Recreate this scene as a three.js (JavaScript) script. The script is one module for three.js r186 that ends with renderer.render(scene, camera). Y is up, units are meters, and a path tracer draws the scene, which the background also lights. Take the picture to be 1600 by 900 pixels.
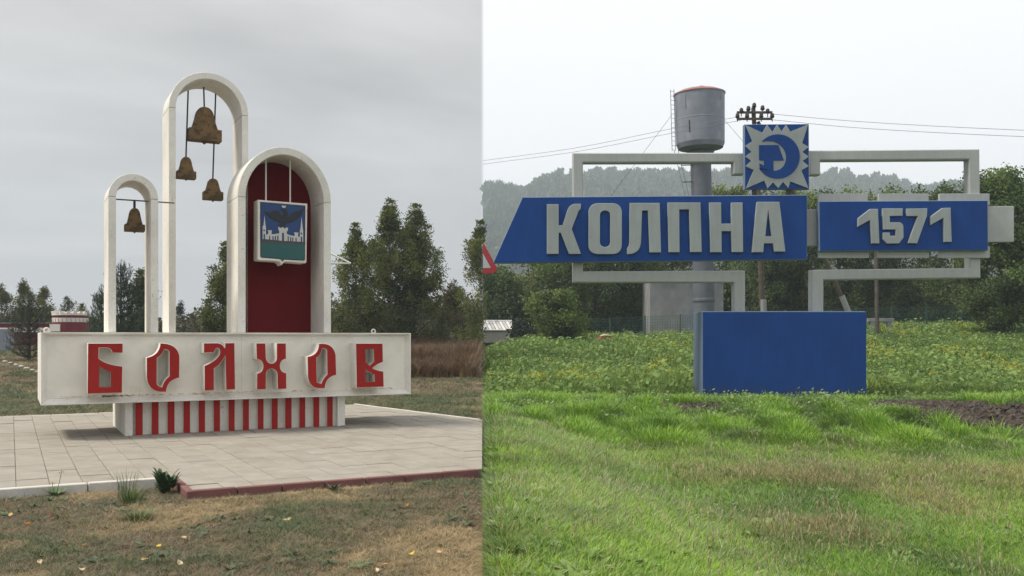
import * as THREE from 'three';
import { mergeGeometries } from 'three/addons/utils/BufferGeometryUtils.js';
import { RoundedBoxGeometry } from 'three/addons/geometries/RoundedBoxGeometry.js';

// ------------------------------------------------------------------ camera, sky, sun, exposure
const scene = new THREE.Scene();
const F = 1455, HORIZON = 527, EYE = 1.6;                       // focal length and horizon in pixels of the 1600 x 900 photograph
const camera = new THREE.PerspectiveCamera(2 * Math.atan(450 / F) * 180 / Math.PI, 16 / 9, 0.1, 4000);
camera.position.set(0, EYE, 0);
camera.setViewOffset(1600, 900, 0, 450 - HORIZON, 1600, 900);    // level camera, lens shifted up
const renderer = new THREE.WebGLRenderer({ antialias: true });
renderer.setSize(1600, 900);
renderer.toneMapping = THREE.LinearToneMapping;
renderer.toneMappingExposure = 1.38;
renderer.shadowMap.enabled = true;

const SUN = new THREE.Vector3(-0.60, 0.86, 0.08).normalize();
const sun = new THREE.DirectionalLight(new THREE.Color(1.0, 0.93, 0.80), 3.3);
sun.position.copy(SUN).multiplyScalar(120); sun.castShadow = true; sun.shadow.radius = 22;
Object.assign(sun.shadow.camera, { left: -60, right: 60, top: 60, bottom: -60, near: 1, far: 300 });
sun.shadow.mapSize.set(4096, 4096);
scene.add(sun, sun.target);
scene.fog = new THREE.FogExp2(new THREE.Color(0.80, 0.90, 1.0), 0.00062);

function rng(seed) { let s = seed >>> 0; return () => { s = (s + 0x6d2b79f5) >>> 0; let t = Math.imul(s ^ (s >>> 15), 1 | s); t = (t + Math.imul(t ^ (t >>> 7), 61 | t)) ^ t; return ((t ^ (t >>> 14)) >>> 0) / 4294967296; }; }
const hashTable = (() => { const r = rng(77), a = new Float32Array(65536); for (let i = 0; i < 65536; i++) a[i] = r(); return a; })();
const hv = (x, y) => hashTable[((x & 255) << 8) | (y & 255)];
function vnoise(x, y) { const ix = Math.floor(x), iy = Math.floor(y); let fx = x - ix, fy = y - iy; fx = fx * fx * (3 - 2 * fx); fy = fy * fy * (3 - 2 * fy); const a = hv(ix, iy), b = hv(ix + 1, iy), c = hv(ix, iy + 1), d = hv(ix + 1, iy + 1); return a + (b - a) * fx + (c - a) * fy + (a - b - c + d) * fx * fy; }
function fbm(x, y, o = 4) { let s = 0, a = 0.5, t = 0; for (let i = 0; i < o; i++) { s += a * vnoise(x, y); t += a; a *= 0.5; x = x * 2.03 + 17.3; y = y * 2.03 + 5.7; } return s / t; }
const { clamp, lerp, smoothstep } = THREE.MathUtils;
const SEAM = (754 - 800) / F;                                   // the two places meet along x = SEAM * distance

{ // sky: grey overcast over the left place, white summer haze over the right one
  const W = 4096, H = 2048, data = new Float32Array(W * H * 4);
  const edge = (Math.atan(SEAM) - Math.PI / 2) / (2 * Math.PI) * W + W / 2;
  for (let row = 0; row < H; row++) {
    const el = ((row + 0.5) / H - 0.5) * Math.PI, y = Math.sin(el), up = Math.max(0, y);
    for (let col = 0; col < W; col++) {
      const o = (row * W + col) * 4;
      const az = ((col + 0.5) / W - 0.5) * 2 * Math.PI + Math.PI / 2;      // 0 = straight ahead, right positive
      const a = Math.atan2(Math.sin(az), Math.cos(az)), dx = Math.sin(a) * Math.cos(el), dz = Math.cos(a) * Math.cos(el);
      let right = clamp(col + 1 - edge, 0, 1);
      const behind = smoothstep(Math.abs(a), 1.9, 2.9);
      right = (col > W * 0.75 ? 0 : right); if (a > 0) right = 1;
      right = lerp(right, 0.5, behind);
      let r, g, b;
      if (row < H / 2 - 2) { r = g = b = 0.3; } else {
        const k = 1 / (up + 0.22), cx = dx * k, cz = dz * k;
        const n = fbm(cx * 1.6 + cz * 0.9 + 3.1, cz * 3.2 - cx * 1.7 + 8.2, 5), m = fbm(cx * 0.7 + 40, cz * 0.9 + 11, 3);
        const L = (0.34 + 0.50 * up) * (0.50 + 0.70 * n + 0.30 * m);
        const w = 0.84 + 0.06 * up + 0.035 * (fbm(cx * 1.1 + 90, cz * 1.1, 4) - 0.5);
        r = lerp(L * 1.008, w * 0.965, right); g = lerp(L, w * 0.98, right); b = lerp(L * (1.01 - 0.02 * n), w * 1.0, right);
      }
      data[o] = r; data[o + 1] = g; data[o + 2] = b; data[o + 3] = 1;
    }
  }
  const t = new THREE.DataTexture(data, W, H, THREE.RGBAFormat, THREE.FloatType);
  t.mapping = THREE.EquirectangularReflectionMapping; t.magFilter = t.minFilter = THREE.LinearFilter; t.needsUpdate = true;
  scene.background = t; scene.environment = t;
}

// ------------------------------------------------------------------ helpers
const taken = new Map();
function numbered(n) { const k = taken.get(n) ?? 0; taken.set(n, k + 1); return k ? n + '_' + String(k).padStart(3, '0') : n; }
function tag(o, label, category, group) { o.userData.label = label; o.userData.category = category; if (group) o.userData.group = group; return o; }
function thing(name, label, category, [x, y, z] = [0, 0, 0], turn = 0, group) { const o = new THREE.Group(); o.name = numbered(name); o.position.set(x, y, z); o.rotation.y = turn; tag(o, label, category, group); scene.add(o); return o; }
function part(name, g, m, parent, pos) { const o = new THREE.Mesh(g, m); o.name = name; if (pos) o.position.set(...pos); parent.add(o); return o; }
function structure(name, g, m) { const o = new THREE.Mesh(g, m); o.name = numbered(name); o.userData.kind = 'structure'; scene.add(o); return o; }
function stuff(o, name, label, category) { o.name = numbered(name); o.userData.kind = 'stuff'; tag(o, label, category); scene.add(o); return o; }
const at = (px, py, d) => new THREE.Vector3((px - 800) * d / F, EYE - (py - HORIZON) * d / F, -d);
const sx = (px, d) => (px - 800) * d / F, sy = (py, d) => EYE - (py - HORIZON) * d / F;
function boxUV(g, scale = 1) {                                  // uv in metres, projected along the nearest axis
  g = g.index ? g.toNonIndexed() : g;
  const p = g.attributes.position, n = g.attributes.normal, uv = new Float32Array(p.count * 2);
  for (let i = 0; i < p.count; i += 3) {
    let x = 0, y = 0, z = 0; for (let k = 0; k < 3; k++) { x += Math.abs(n.getX(i + k)); y += Math.abs(n.getY(i + k)); z += Math.abs(n.getZ(i + k)); }
    for (let k = 0; k < 3; k++) { const j = i + k, X = p.getX(j), Y = p.getY(j), Z = p.getZ(j); let u, v; if (z >= x && z >= y) { u = X; v = Y; } else if (x >= y) { u = Z + 3.3; v = Y; } else { u = X; v = Z; } uv[j * 2] = u * scale; uv[j * 2 + 1] = v * scale; }
  }
  g.setAttribute('uv', new THREE.BufferAttribute(uv, 2)); return g;
}
function box(w, h, d, x = 0, y = 0, z = 0, r = 0) { const g = r ? new RoundedBoxGeometry(w, h, d, 2, r) : new THREE.BoxGeometry(w, h, d); g.translate(x, y, z); return boxUV(g); }
function span(x0, x1, y0, y1, z0, z1, r = 0) { return box(Math.abs(x1 - x0), Math.abs(y1 - y0), Math.abs(z1 - z0), (x0 + x1) / 2, (y0 + y1) / 2, (z0 + z1) / 2, r); }
function tube(points, r, seg = 12, radial = 6, taper) {
  const c = new THREE.CatmullRomCurve3(points.map((p) => p.isVector3 ? p : new THREE.Vector3(...p)), false, 'catmullrom', 0.5), g = new THREE.TubeGeometry(c, seg, r, radial, false);
  if (taper !== undefined) { const p = g.attributes.position, v = new THREE.Vector3(); for (let i = 0; i <= seg; i++) { const q = c.getPointAt(i / seg), k = lerp(1, taper, i / seg); for (let j = 0; j <= radial; j++) { const n = i * (radial + 1) + j; v.fromBufferAttribute(p, n).sub(q).multiplyScalar(k).add(q); p.setXYZ(n, v.x, v.y, v.z); } } g.computeVertexNormals(); }
  return g;
}
function rod(a, b, r, radial = 8) { a = a.isVector3 ? a : new THREE.Vector3(...a); b = b.isVector3 ? b : new THREE.Vector3(...b); const g = new THREE.CylinderGeometry(r, r, a.distanceTo(b), radial), q = new THREE.Quaternion().setFromUnitVectors(new THREE.Vector3(0, 1, 0), b.clone().sub(a).normalize()); return g.applyQuaternion(q).translate((a.x + b.x) / 2, (a.y + b.y) / 2, (a.z + b.z) / 2); }
function outline(text, T, C = THREE.Shape) {                    // 'M x y L x y Q cx cy x y ...' in drawing units, T turns them into metres
  const s = new C(), k = text.trim().split(/[\s,]+/); let i = 0; const p = () => T(+k[i++], +k[i++]);
  while (i < k.length) { const c = k[i++]; if (c === 'M') s.moveTo(...p()); else if (c === 'L') s.lineTo(...p()); else if (c === 'Q') s.quadraticCurveTo(...p(), ...p()); else if (c === 'Z') s.closePath(); else throw new Error('path ' + c); }
  return s;
}
function glyph(text, T) { const [o, ...h] = text.split('|'), s = outline(o, T); for (const t of h) s.holes.push(outline(t, T, THREE.Path)); return s; }
function extrude(shape, z0, z1, bevel = 0, curves = 14) { const g = new THREE.ExtrudeGeometry(shape, { depth: z1 - z0 - bevel, bevelEnabled: bevel > 0, bevelThickness: bevel, bevelSize: bevel, bevelOffset: -bevel, bevelSegments: 1, curveSegments: curves }); g.translate(0, 0, z0); return g; }
const merge = (a) => mergeGeometries(a.map((g) => { g = g.index ? g.toNonIndexed() : g; for (const k of Object.keys(g.attributes)) if (!['position', 'normal', 'uv'].includes(k)) g.deleteAttribute(k); g.clearGroups?.(); return g; }));

// ------------------------------------------------------------------ computed textures (multipliers near white; the colour is the material's)
function tex(size, f, srgb = true, rep = 1) {
  const d = new Uint8Array(size * size * 4);
  for (let y = 0; y < size; y++) for (let x = 0; x < size; x++) { const c = f(x / size, y / size, x, y), o = (y * size + x) * 4; const q = Array.isArray(c) ? c : [c, c, c]; for (let k = 0; k < 3; k++) d[o + k] = clamp(q[k], 0, 1) * 255; d[o + 3] = 255; }
  const t = new THREE.DataTexture(d, size, size); t.wrapS = t.wrapT = THREE.RepeatWrapping; t.magFilter = THREE.LinearFilter; t.minFilter = THREE.LinearMipmapLinearFilter; if (srgb) t.colorSpace = THREE.SRGBColorSpace; t.repeat.set(rep, rep); t.needsUpdate = true; return t;
}
// noise that repeats after the tile: n cells across, n divides 256
const pn = (u, v, n, ox = 0) => { const x = u * n, y = v * n, ix = Math.floor(x), iy = Math.floor(y); let fx = x - ix, fy = y - iy; fx = fx * fx * (3 - 2 * fx); fy = fy * fy * (3 - 2 * fy); const w = (q) => ((q % n) + n) % n + ox; const a = hv(w(ix), w(iy)), b = hv(w(ix + 1), w(iy)), c = hv(w(ix), w(iy + 1)), d = hv(w(ix + 1), w(iy + 1)); return a + (b - a) * fx + (c - a) * fy + (a - b - c + d) * fx * fy; };
const pf = (u, v, n, o = 4, ox = 0) => { let s = 0, a = 0.5, t = 0; for (let i = 0; i < o; i++) { s += a * pn(u, v, n, ox); t += a; a *= 0.55; n *= 2; } return s / t; };
const R0 = rng(5);
const T = {
  plaster: tex(512, (u, v) => { const b = pf(u, v, 4, 5), f = pn(u, v, 128, 9), s = pn(u, v, 64, 31); const spot = s > 0.94 ? 0.86 : 1; const k = (0.93 + 0.07 * smoothstep(b, 0.25, 0.6)) * (0.95 + 0.05 * f) * spot; return [k, k * (0.985 + 0.015 * b), k * (0.96 + 0.035 * b)]; }, true, 0.4),
  grain: tex(512, (u, v) => 0.5 * pf(u, v, 16, 4, 3) + 0.5 * pn(u, v, 256, 0), false, 1),
  paint: tex(1024, (u, v) => { const b = pf(u, v, 4, 5, 12), f = pn(u, v, 256, 0), k = pf(u * 8, v, 8, 3, 40), s = pn(u, v, 128, 9); return (0.80 + 0.13 * b + 0.07 * k + 0.03 * f) * (s > 0.955 ? 0.86 : 1); }, true, 0.25),
  concrete: tex(512, (u, v) => { const b = pf(u, v, 4, 6, 20), f = pn(u, v, 128, 7), s = pn(u, v, 64, 50); return (0.76 + 0.22 * b + 0.06 * f) * (s > 0.92 ? 0.88 : 1); }, true, 0.5),
  bronze: tex(256, (u, v) => { const b = pf(u, v, 8, 5, 40), s = pf(u, v, 16, 4, 90), q = pn(u, v, 64, 21); const d = 0.55 * smoothstep(s, 0.45, 0.75), e = q > 0.9 ? 0.2 : 0; return [lerp(0.55 + 0.3 * b, 0.28, d) + e, lerp(0.47 + 0.26 * b, 0.24, d) + e * 0.7, lerp(0.33 + 0.18 * b, 0.19, d) + e * 0.4]; }, true, 1.1),
  tile: tex(512, (u, v) => { const b = pf(u, v, 8, 5, 60), f = pn(u, v, 256, 0), s = pf(u, v, 4, 3, 100); const k = 0.78 + 0.16 * b + 0.06 * f; return [k, k * (0.985 - 0.02 * s), k * (0.96 - 0.05 * s)]; }, true, 0.6),
  bark: tex(256, (u, v) => { const b = pf(u, v, 8, 4, 4); return 0.5 + 0.5 * b; }, true, 2),
  birch: tex(256, (u, v) => { const b = pf(u * 1, v, 8, 4, 14), s = pn(u * 0.5, v, 32, 70); const k = s > 0.72 || b > 0.62 ? 0.22 : 0.92 - 0.15 * b; return k; }, true, 1.5),
  wood: tex(256, (u, v) => { const b = pn(u, 0.5, 64, 8) * 0.5 + pf(u, v, 8, 3, 44) * 0.5; return 0.6 + 0.4 * b; }, true, 1),
  soilL: tex(1024, (u, v) => { const b = pf(u, v, 8, 5, 33), f = pf(u, v, 64, 3, 5), k = 0.5 + 0.3 * b + 0.3 * (f - 0.3); return [k, k * 0.97, k * 0.9]; }, true, 0.25),
};
const M = {};
function mat(name, rgb, o = {}) { const m = new THREE.MeshPhysicalMaterial({ roughness: 0.75, ...o }); m.color.setRGB(...rgb); m.name = name; return (M[name] = m); }
mat('white', [0.74, 0.725, 0.69], { map: T.plaster, bumpMap: T.grain, bumpScale: 0.003, roughness: 0.8 });
mat('red', [0.34, 0.018, 0.0145], { map: T.paint, roughness: 0.7, specularIntensity: 0.4 });
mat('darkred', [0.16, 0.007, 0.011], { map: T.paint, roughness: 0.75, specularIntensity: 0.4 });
mat('bronze', [0.30, 0.25, 0.185], { map: T.bronze, roughness: 0.6, metalness: 0.25, bumpMap: T.grain, bumpScale: 0.0015 });
mat('iron', [0.03, 0.028, 0.026], { roughness: 0.7 });
mat('rusty', [0.16, 0.1, 0.07], { roughness: 0.8 });
mat('paver', [0.34, 0.325, 0.3], { map: T.tile, bumpMap: T.grain, bumpScale: 0.004, roughness: 0.9 });
mat('paverB', [0.322, 0.305, 0.28], { map: T.tile, bumpMap: T.grain, bumpScale: 0.004, roughness: 0.9 });
mat('paverC', [0.352, 0.34, 0.318], { map: T.tile, bumpMap: T.grain, bumpScale: 0.004, roughness: 0.9 });
mat('joint', [0.17, 0.155, 0.13], { map: T.concrete, roughness: 1 });
mat('kerbwhite', [0.547, 0.532, 0.502], { map: T.plaster, roughness: 0.9, bumpMap: T.grain, bumpScale: 0.006 });
mat('kerbred', [0.190, 0.080, 0.072], { map: T.concrete, roughness: 0.9, bumpMap: T.grain, bumpScale: 0.005 });
mat('blue', [0.0095, 0.061, 0.262], { map: T.paint, roughness: 0.65, specularIntensity: 0.35 });
mat('bluepale', [0.14, 0.205, 0.3], { map: T.paint, roughness: 0.6 });
mat('greypaint', [0.43, 0.45, 0.44], { map: T.paint, roughness: 0.6 });
mat('greyletter', [0.335, 0.375, 0.375], { map: T.paint, roughness: 0.6 });
mat('concrete', [0.2880, 0.2960, 0.3080], { map: T.concrete, roughness: 0.9 });
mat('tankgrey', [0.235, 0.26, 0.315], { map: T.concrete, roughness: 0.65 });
mat('roofred', [0.3780, 0.1800, 0.1530], { map: T.concrete, roughness: 0.8 });
mat('wood', [0.13, 0.105, 0.085], { map: T.wood, roughness: 0.95 });
mat('bark', [0.11, 0.09, 0.07], { map: T.bark, roughness: 1 });
mat('birch', [0.55, 0.53, 0.49], { map: T.birch, roughness: 0.9 });
mat('leaf', [1, 1, 1], { roughness: 0.8, transmission: 0.5, specularIntensity: 0.5, side: THREE.DoubleSide });
mat('blade', [1, 1, 1], { roughness: 0.8, transmission: 0.35, side: THREE.DoubleSide });
mat('needle', [1, 1, 1], { roughness: 0.85, side: THREE.DoubleSide });
mat('groundL', [0.2, 0.2, 0.2], { map: T.soilL, vertexColors: true, roughness: 1, bumpMap: T.grain, bumpScale: 0.02 });
mat('groundR', [0.2, 0.2, 0.2], { map: T.soilL, vertexColors: true, roughness: 1, bumpMap: T.grain, bumpScale: 0.02 });
M.groundL.color.setRGB(1, 1, 1); M.groundR.color.setRGB(1, 1, 1);
mat('hill', [0.05, 0.075, 0.03], { roughness: 1 });

// ------------------------------------------------------------------ the ground of the two places
const seamX = (d) => SEAM * d, sideOf = (x, z) => x - SEAM * -z;       // negative: left place
function heightL(x, d) { const k = d > 0 ? x / d : -1; return -0.085 + 0.02 * (fbm(x * 0.7, d * 0.7, 3) - 0.5) + smoothstep(d, 26, 58) * lerp(0.75, 1.1, smoothstep(-k, 0.1, 0.4)); }
function heightR(x, d) {
  const lump = smoothstep(d, 17, 20) * (1 - smoothstep(d, 21.8, 24));
  let h = lerp(-0.6, 0, smoothstep(d, 17.5, 25.2)) + lump * (0.62 * (fbm(x * 1.5 + 9, d * 0.75, 4) - 0.45)) + 0.1 * (fbm(x * 0.25, d * 0.25, 3) - 0.5) * smoothstep(d, 3, 9);
  h += smoothstep(d, 30, 62) * lerp(1.45, 2.2, smoothstep(x / Math.max(d, 1), 0.02, 0.5)) - 0.14 * smoothstep(d, 23, 25) * (1 - smoothstep(d, 27, 31)) + smoothstep(d, 26, 32) * 0.25 * (fbm(x * 0.3 + 3, d * 0.3 + 1, 3) - 0.5);
  h += smoothstep(d, 62, 140) * 3;
  return lerp(heightL(x, d), h, smoothstep(x - seamX(d), 0, 3));
}
// bare soil on the bank and seed-brown grass in front, as matter in the ground
function soilMask(x, d) {
  const e = (cx, cd, rx, rd, rot = 0) => { const X = x - cx, D = d - cd, a = X * Math.cos(rot) + D * Math.sin(rot), b = -X * Math.sin(rot) + D * Math.cos(rot); return 1 - Math.hypot(a / rx, b / rd); };
  const n = (fbm(x * 1.3, d * 1.1, 4) - 0.5) * 1.1;
  const band = Math.max(e(11.4, 21.2, 2.6, 1.9, -0.75), e(10.4, 23.2, 2.4, 1.3, -0.3), e(11.6, 19.4, 1.5, 1.2, -0.6), e(6.6, 23.9, 2.2, 0.6, 0), e(4.3, 22.8, 1.3, 1.0, 0.2), e(2.6, 24.3, 1.4, 0.4), e(2.0, 33, 2.2, 0.7), e(4.2, 27.5, 1.0, 0.7), e(11.9, 20, 1.6, 1.0, -0.6));
  return smoothstep(band + n, -0.02, 0.25);
}
function dryMask(x, d) { const n = fbm(x * 0.55 + 20, d * 0.4 + 2, 4); const area = smoothstep(x, 1.6, 4) * (1 - smoothstep(d, 13.5, 16.5)) * smoothstep(d, 9, 10.8); return clamp(smoothstep(n, 0.32, 0.8) * (0.05 + 0.5 * area), 0, 1); }
const tanPatch = (x, d) => smoothstep(fbm(x * 0.9 + 31, d * 0.8 + 14, 5), 0.56, 0.74);
function groundSheet(left) {
  const depth = []; for (let i = 0; i <= 30; i++) depth.push(-40 + i * 1.4); for (let i = 1; i <= 190; i++) depth.push(2 + 0.11 * i + 38 * Math.pow(i / 190, 3)); for (let i = 1; i <= 24; i++) depth.push(61 + 500 * Math.pow(i / 24, 2));
  const NX = 150, pos = [], col = [], uv = [], idx = [];
  depth.forEach((d) => {
    for (let i = 0; i <= NX; i++) {
      const w = 14 + 1.0 * Math.abs(d), k = Math.pow(i / NX, 1.35), x = seamX(d) + (left ? -1 : 1) * k * w, h = (left ? heightL : heightR)(x, d);
      pos.push(x, h, -d); uv.push(x, d);
      let c;
      if (left) { const n = fbm(x * 0.8, d * 0.8, 5), g = smoothstep(fbm(x * 0.45 + 7, d * 0.45, 4), 0.45, 0.62); const tn = tanPatch(x, d); c = [[lerp(0.16, 0.08, g), 0.36], [lerp(0.115, 0.085, g), 0.27], [lerp(0.058, 0.03, g), 0.145]].map(([a, b]) => lerp(a, b, tn) * (0.7 + 0.6 * n)); }
      else { const s = soilMask(x, d), n = fbm(x * 0.9, d * 0.7, 4), y = dryMask(x, d); c = [lerp(0.13, 0.22, y), lerp(0.21, 0.19, y), lerp(0.035, 0.06, y)].map((v, j) => lerp(v * (0.7 + 0.6 * n), [0.05, 0.038, 0.03][j], s)); }
      col.push(...c);
    }
  });
  for (let j = 0; j < depth.length - 1; j++) for (let i = 0; i < NX; i++) { const a = j * (NX + 1) + i, b = a + 1, c = a + NX + 1, e = c + 1; left ? idx.push(a, c, b, b, c, e) : idx.push(a, b, c, b, e, c); }
  for (let q = 0; q < idx.length; q += 3) { const A = idx[q], B = idx[q + 1], C = idx[q + 2], ux = pos[B * 3] - pos[A * 3], uz = pos[B * 3 + 2] - pos[A * 3 + 2], vx = pos[C * 3] - pos[A * 3], vz = pos[C * 3 + 2] - pos[A * 3 + 2]; if (uz * vx - ux * vz < 0) { idx[q + 1] = C; idx[q + 2] = B; } }
  const g = new THREE.BufferGeometry(); g.setAttribute('position', new THREE.Float32BufferAttribute(pos, 3)); g.setAttribute('uv', new THREE.Float32BufferAttribute(uv, 2)); g.setAttribute('color', new THREE.Float32BufferAttribute(col, 3)); g.setIndex(idx); g.computeVertexNormals(); return g;
}
structure('dry_lawn_ground', groundSheet(true), M.groundL);
structure('meadow_ground', groundSheet(false), M.groundR);

// ------------------------------------------------------------------ left place: the monument's own axes (s along it, h up, w towards the viewer)
const TURN = 28.3 * Math.PI / 180, O = [-6.281, -15.12], ux = Math.cos(TURN), uz = -Math.sin(TURN), nx = Math.sin(TURN), nz = Math.cos(TURN);
function on(px, py, w) { const k = (px - 800) / F, X = O[0] + w * nx, Z = O[1] + w * nz, s = (-k * Z - X) / (ux + k * uz), d = -(Z + s * uz); return [s, EYE - (py - HORIZON) * d / F]; }
const world = (s, h, w) => new THREE.Vector3(O[0] + s * ux + w * nx, h, O[1] + s * uz + w * nz);

// paving: slabs cut along its outline, kerb stones round it
function clip(poly, inside, cut) { const out = []; for (let i = 0; i < poly.length; i++) { const a = poly[i], b = poly[(i + 1) % poly.length], ia = inside(a), ib = inside(b); if (ia) out.push(a); if (ia !== ib) out.push(cut(a, b)); } return out; }
function half(poly, f) { return clip(poly, (p) => f(p) >= 0, (a, b) => { const t = f(a) / (f(a) - f(b)); return [lerp(a[0], b[0], t), lerp(a[1], b[1], t)]; }); }
const fSeam = ([s, w]) => { const p = world(s, 0, w); return -(p.x - SEAM * -p.z) - 0.004; };
const fRight = ([s, w]) => 5.55 + (w + 5.1) * 0.155 - s;
const paving = new THREE.Group(); paving.name = 'paving'; paving.userData.kind = 'structure'; paving.position.set(O[0], 0, O[1]); paving.rotation.y = TURN; scene.add(paving);
function slabGeo(poly, y0, y1, bevel) { const s = new THREE.Shape(poly.map((p) => new THREE.Vector2(p[0], -p[1]))); const g = new THREE.ExtrudeGeometry(s, { depth: y1 - y0 - bevel, bevelEnabled: bevel > 0, bevelThickness: bevel, bevelSize: bevel, bevelOffset: -bevel, bevelSegments: 1 }); g.rotateX(-Math.PI / 2).translate(0, y0, 0); return boxUV(g); }
{
  const area = [[-9, -5.1], [12, -5.1], [12, 6.15], [0.04, 6.15], [0.04, 5.12], [-9, 5.12]];
  let bed = half(half([[-9, -5.1], [9, -5.1], [9, 5.12], [-9, 5.12]], fSeam), fRight), bed2 = half(half([[0.04, 5.12], [9, 5.12], [9, 6.15], [0.04, 6.15]], fSeam), fRight);
  part('mortar_bed', merge([slabGeo(bed, -0.2, -0.012, 0), slabGeo(bed2, -0.2, -0.012, 0)]), M.joint, paving);
  const r = rng(11), PW = 0.325, PL = 0.65, near = [], far = [];
  for (let i = -27; i < 24; i++) {
    const shift = 0;
    for (let j = -3; j < 17; j++) {
      const s0 = 0.04 + i * PW, w0 = 5.12 - (j + 1) * PL + shift, w1 = w0 + PL;
      if (w1 < -5.1) continue;
      let q = [[s0, Math.max(w0, -5.1)], [s0 + PW, Math.max(w0, -5.1)], [s0 + PW, Math.min(w1, 6.15)], [s0, Math.min(w1, 6.15)]];
      if (s0 < 0 && w0 >= 5.1) continue;
      if (q[2][1] - q[1][1] < 0.05) continue;
      q = half(half(q, fSeam), fRight); if (q.length < 3) continue;
      if (s0 > 0.2 && s0 + PW < 3.5 && w0 > -2.0 && w1 < -0.1) continue;   // under the pedestal
      const cs = q.reduce((a, p) => a + p[0], 0) / q.length, cw = q.reduce((a, p) => a + p[1], 0) / q.length;
      const sh = q.map(([a, b]) => [cs + (a - cs) * (1 - 0.0055 / PW), cw + (b - cw) * (1 - 0.0045 / PL)]);
      const c = world(cs, 0, cw); const px = 800 + F * c.x / -c.z; if (px < -120) continue;
      const y1 = (r() - 0.5) * 0.011, g = slabGeo(sh, -0.05, y1, 0.004), m = [M.paver, M.paver, M.paver, M.paverB, M.paverC][Math.floor(r() * 5)];
      near.push({ g, m, d: -c.z });
    }
  }
  near.sort((a, b) => a.d - b.d);
  near.slice(0, 300).forEach(({ g, m }) => part('paver', g, m, paving));
  const rest = near.slice(300);
  if (rest.length) { const o = part('distant_pavers', merge(rest.map((q) => q.g)), M.paver, paving); o.userData.kind = 'stuff'; }
  const kerb = (s0, w0, s1, w1, step, width, m, top) => {
    const L0 = Math.hypot(s1 - s0, w1 - w0), a = Math.atan2(-(w1 - w0), s1 - s0); let q = 1; while (q > 0 && fSeam([lerp(s0, s1, q), lerp(w0, w1, q)]) < width / 2) q -= 0.005; s1 = lerp(s0, s1, q); w1 = lerp(w0, w1, q); const L = L0 * q, n = Math.round(L / step);
    for (let i = 0; i < n; i++) { const t = (i + 0.5) / n, s = lerp(s0, s1, t), w = lerp(w0, w1, t); const o = part('kerb_stone', box(L / n - 0.012, 0.26, width, 0, 0, 0, 0.015), m, paving, [s, top - 0.13 + (r() - 0.5) * 0.008, w]); o.rotation.y = a + (r() - 0.5) * 0.01; }
  };
  kerb(-9, 5.18, 0.0, 5.18, 0.9, 0.10, M.kerbwhite, 0.018);
  kerb(0.0, 5.2, 0.0, 6.25, 0.5, 0.08, M.kerbred, 0.012);
  kerb(0.0, 6.2, 9, 6.2, 0.5, 0.08, M.kerbred, 0.012);
  kerb(-9, -5.15, 5.4, -5.15, 0.9, 0.08, M.kerbwhite, 0.004);
  kerb(5.6, -5.1, 6.75, 2.3, 0.9, 0.07, M.kerbwhite, 0.012);
}

// the monument
const mon = thing('bell_arch_monument', 'white concrete monument with three arches, red stylised letters and a striped pedestal', 'monument', [O[0], 0, O[1]], TURN);
function panelTexture() {                                       // limewashed recess with the rust runs under each letter
  const w = 2048, h = 384, c = document.createElement('canvas'); c.width = w; c.height = h; const g = c.getContext('2d'), im = g.createImageData(w, h), r = rng(3);
  for (let y = 0; y < h; y++) for (let x = 0; x < w; x++) { const n = fbm(x * 0.011, y * 0.011, 5), f = vnoise(x * 0.35, y * 0.35), k = 0.965 + 0.035 * smoothstep(n, 0.3, 0.6) - 0.02 * f; const o = (y * w + x) * 4; im.data[o] = 255 * k; im.data[o + 1] = 253 * k; im.data[o + 2] = 247 * k; im.data[o + 3] = 255; }
  g.putImageData(im, 0, 0);
  const X = (s) => (s + 1.15) / 5.97 * w;
  for (let i = 0; i < 620; i++) { const x = r() * w, q = fbm(x * 0.008, 4, 3); if (q < 0.42) continue; g.fillStyle = `rgba(${110 + r() * 60},${70 + r() * 30},${30 + r() * 20},${0.1 + 0.35 * r() * q})`; g.fillRect(x, h - 9 + (r() - 0.5) * 8, 3 + r() * 18, 1 + r() * 4); }
  for (const [s, n] of [[-0.2, 5], [-0.05, 6], [0.18, 4], [0.75, 2], [1.35, 4], [1.75, 2], [2.35, 4], [3.1, 3], [4.05, 3]]) for (let i = 0; i < n; i++) { const x = X(s + (r() - 0.5) * 0.3), y0 = h - 70 + r() * 40, L = 30 + r() * 40; for (let q = 0; q < L; q++) { g.fillStyle = `rgba(170,110,40,${0.16 * r()})`; g.fillRect(x + (r() - 0.5) * 3, y0 + q, 1 + r() * 3, 1.5); } }
  for (let i = 0; i < 130; i++) { g.fillStyle = `rgba(${50 + r() * 30},${30 + r() * 20},20,${0.2 + 0.5 * r()})`; g.fillRect(X(-0.35) + r() * r() * 190, h - 8 + (r() - 0.5) * 9, 2 + r() * 10, 1 + r() * 4); }
  g.fillStyle = 'rgba(120,115,100,0.35)'; for (const s of [1.83, 3.05]) g.fillRect(X(s), 0, 1.5, h);
  const t = new THREE.CanvasTexture(c); t.colorSpace = THREE.SRGBColorSpace; t.flipY = true; return t;
}
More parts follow.
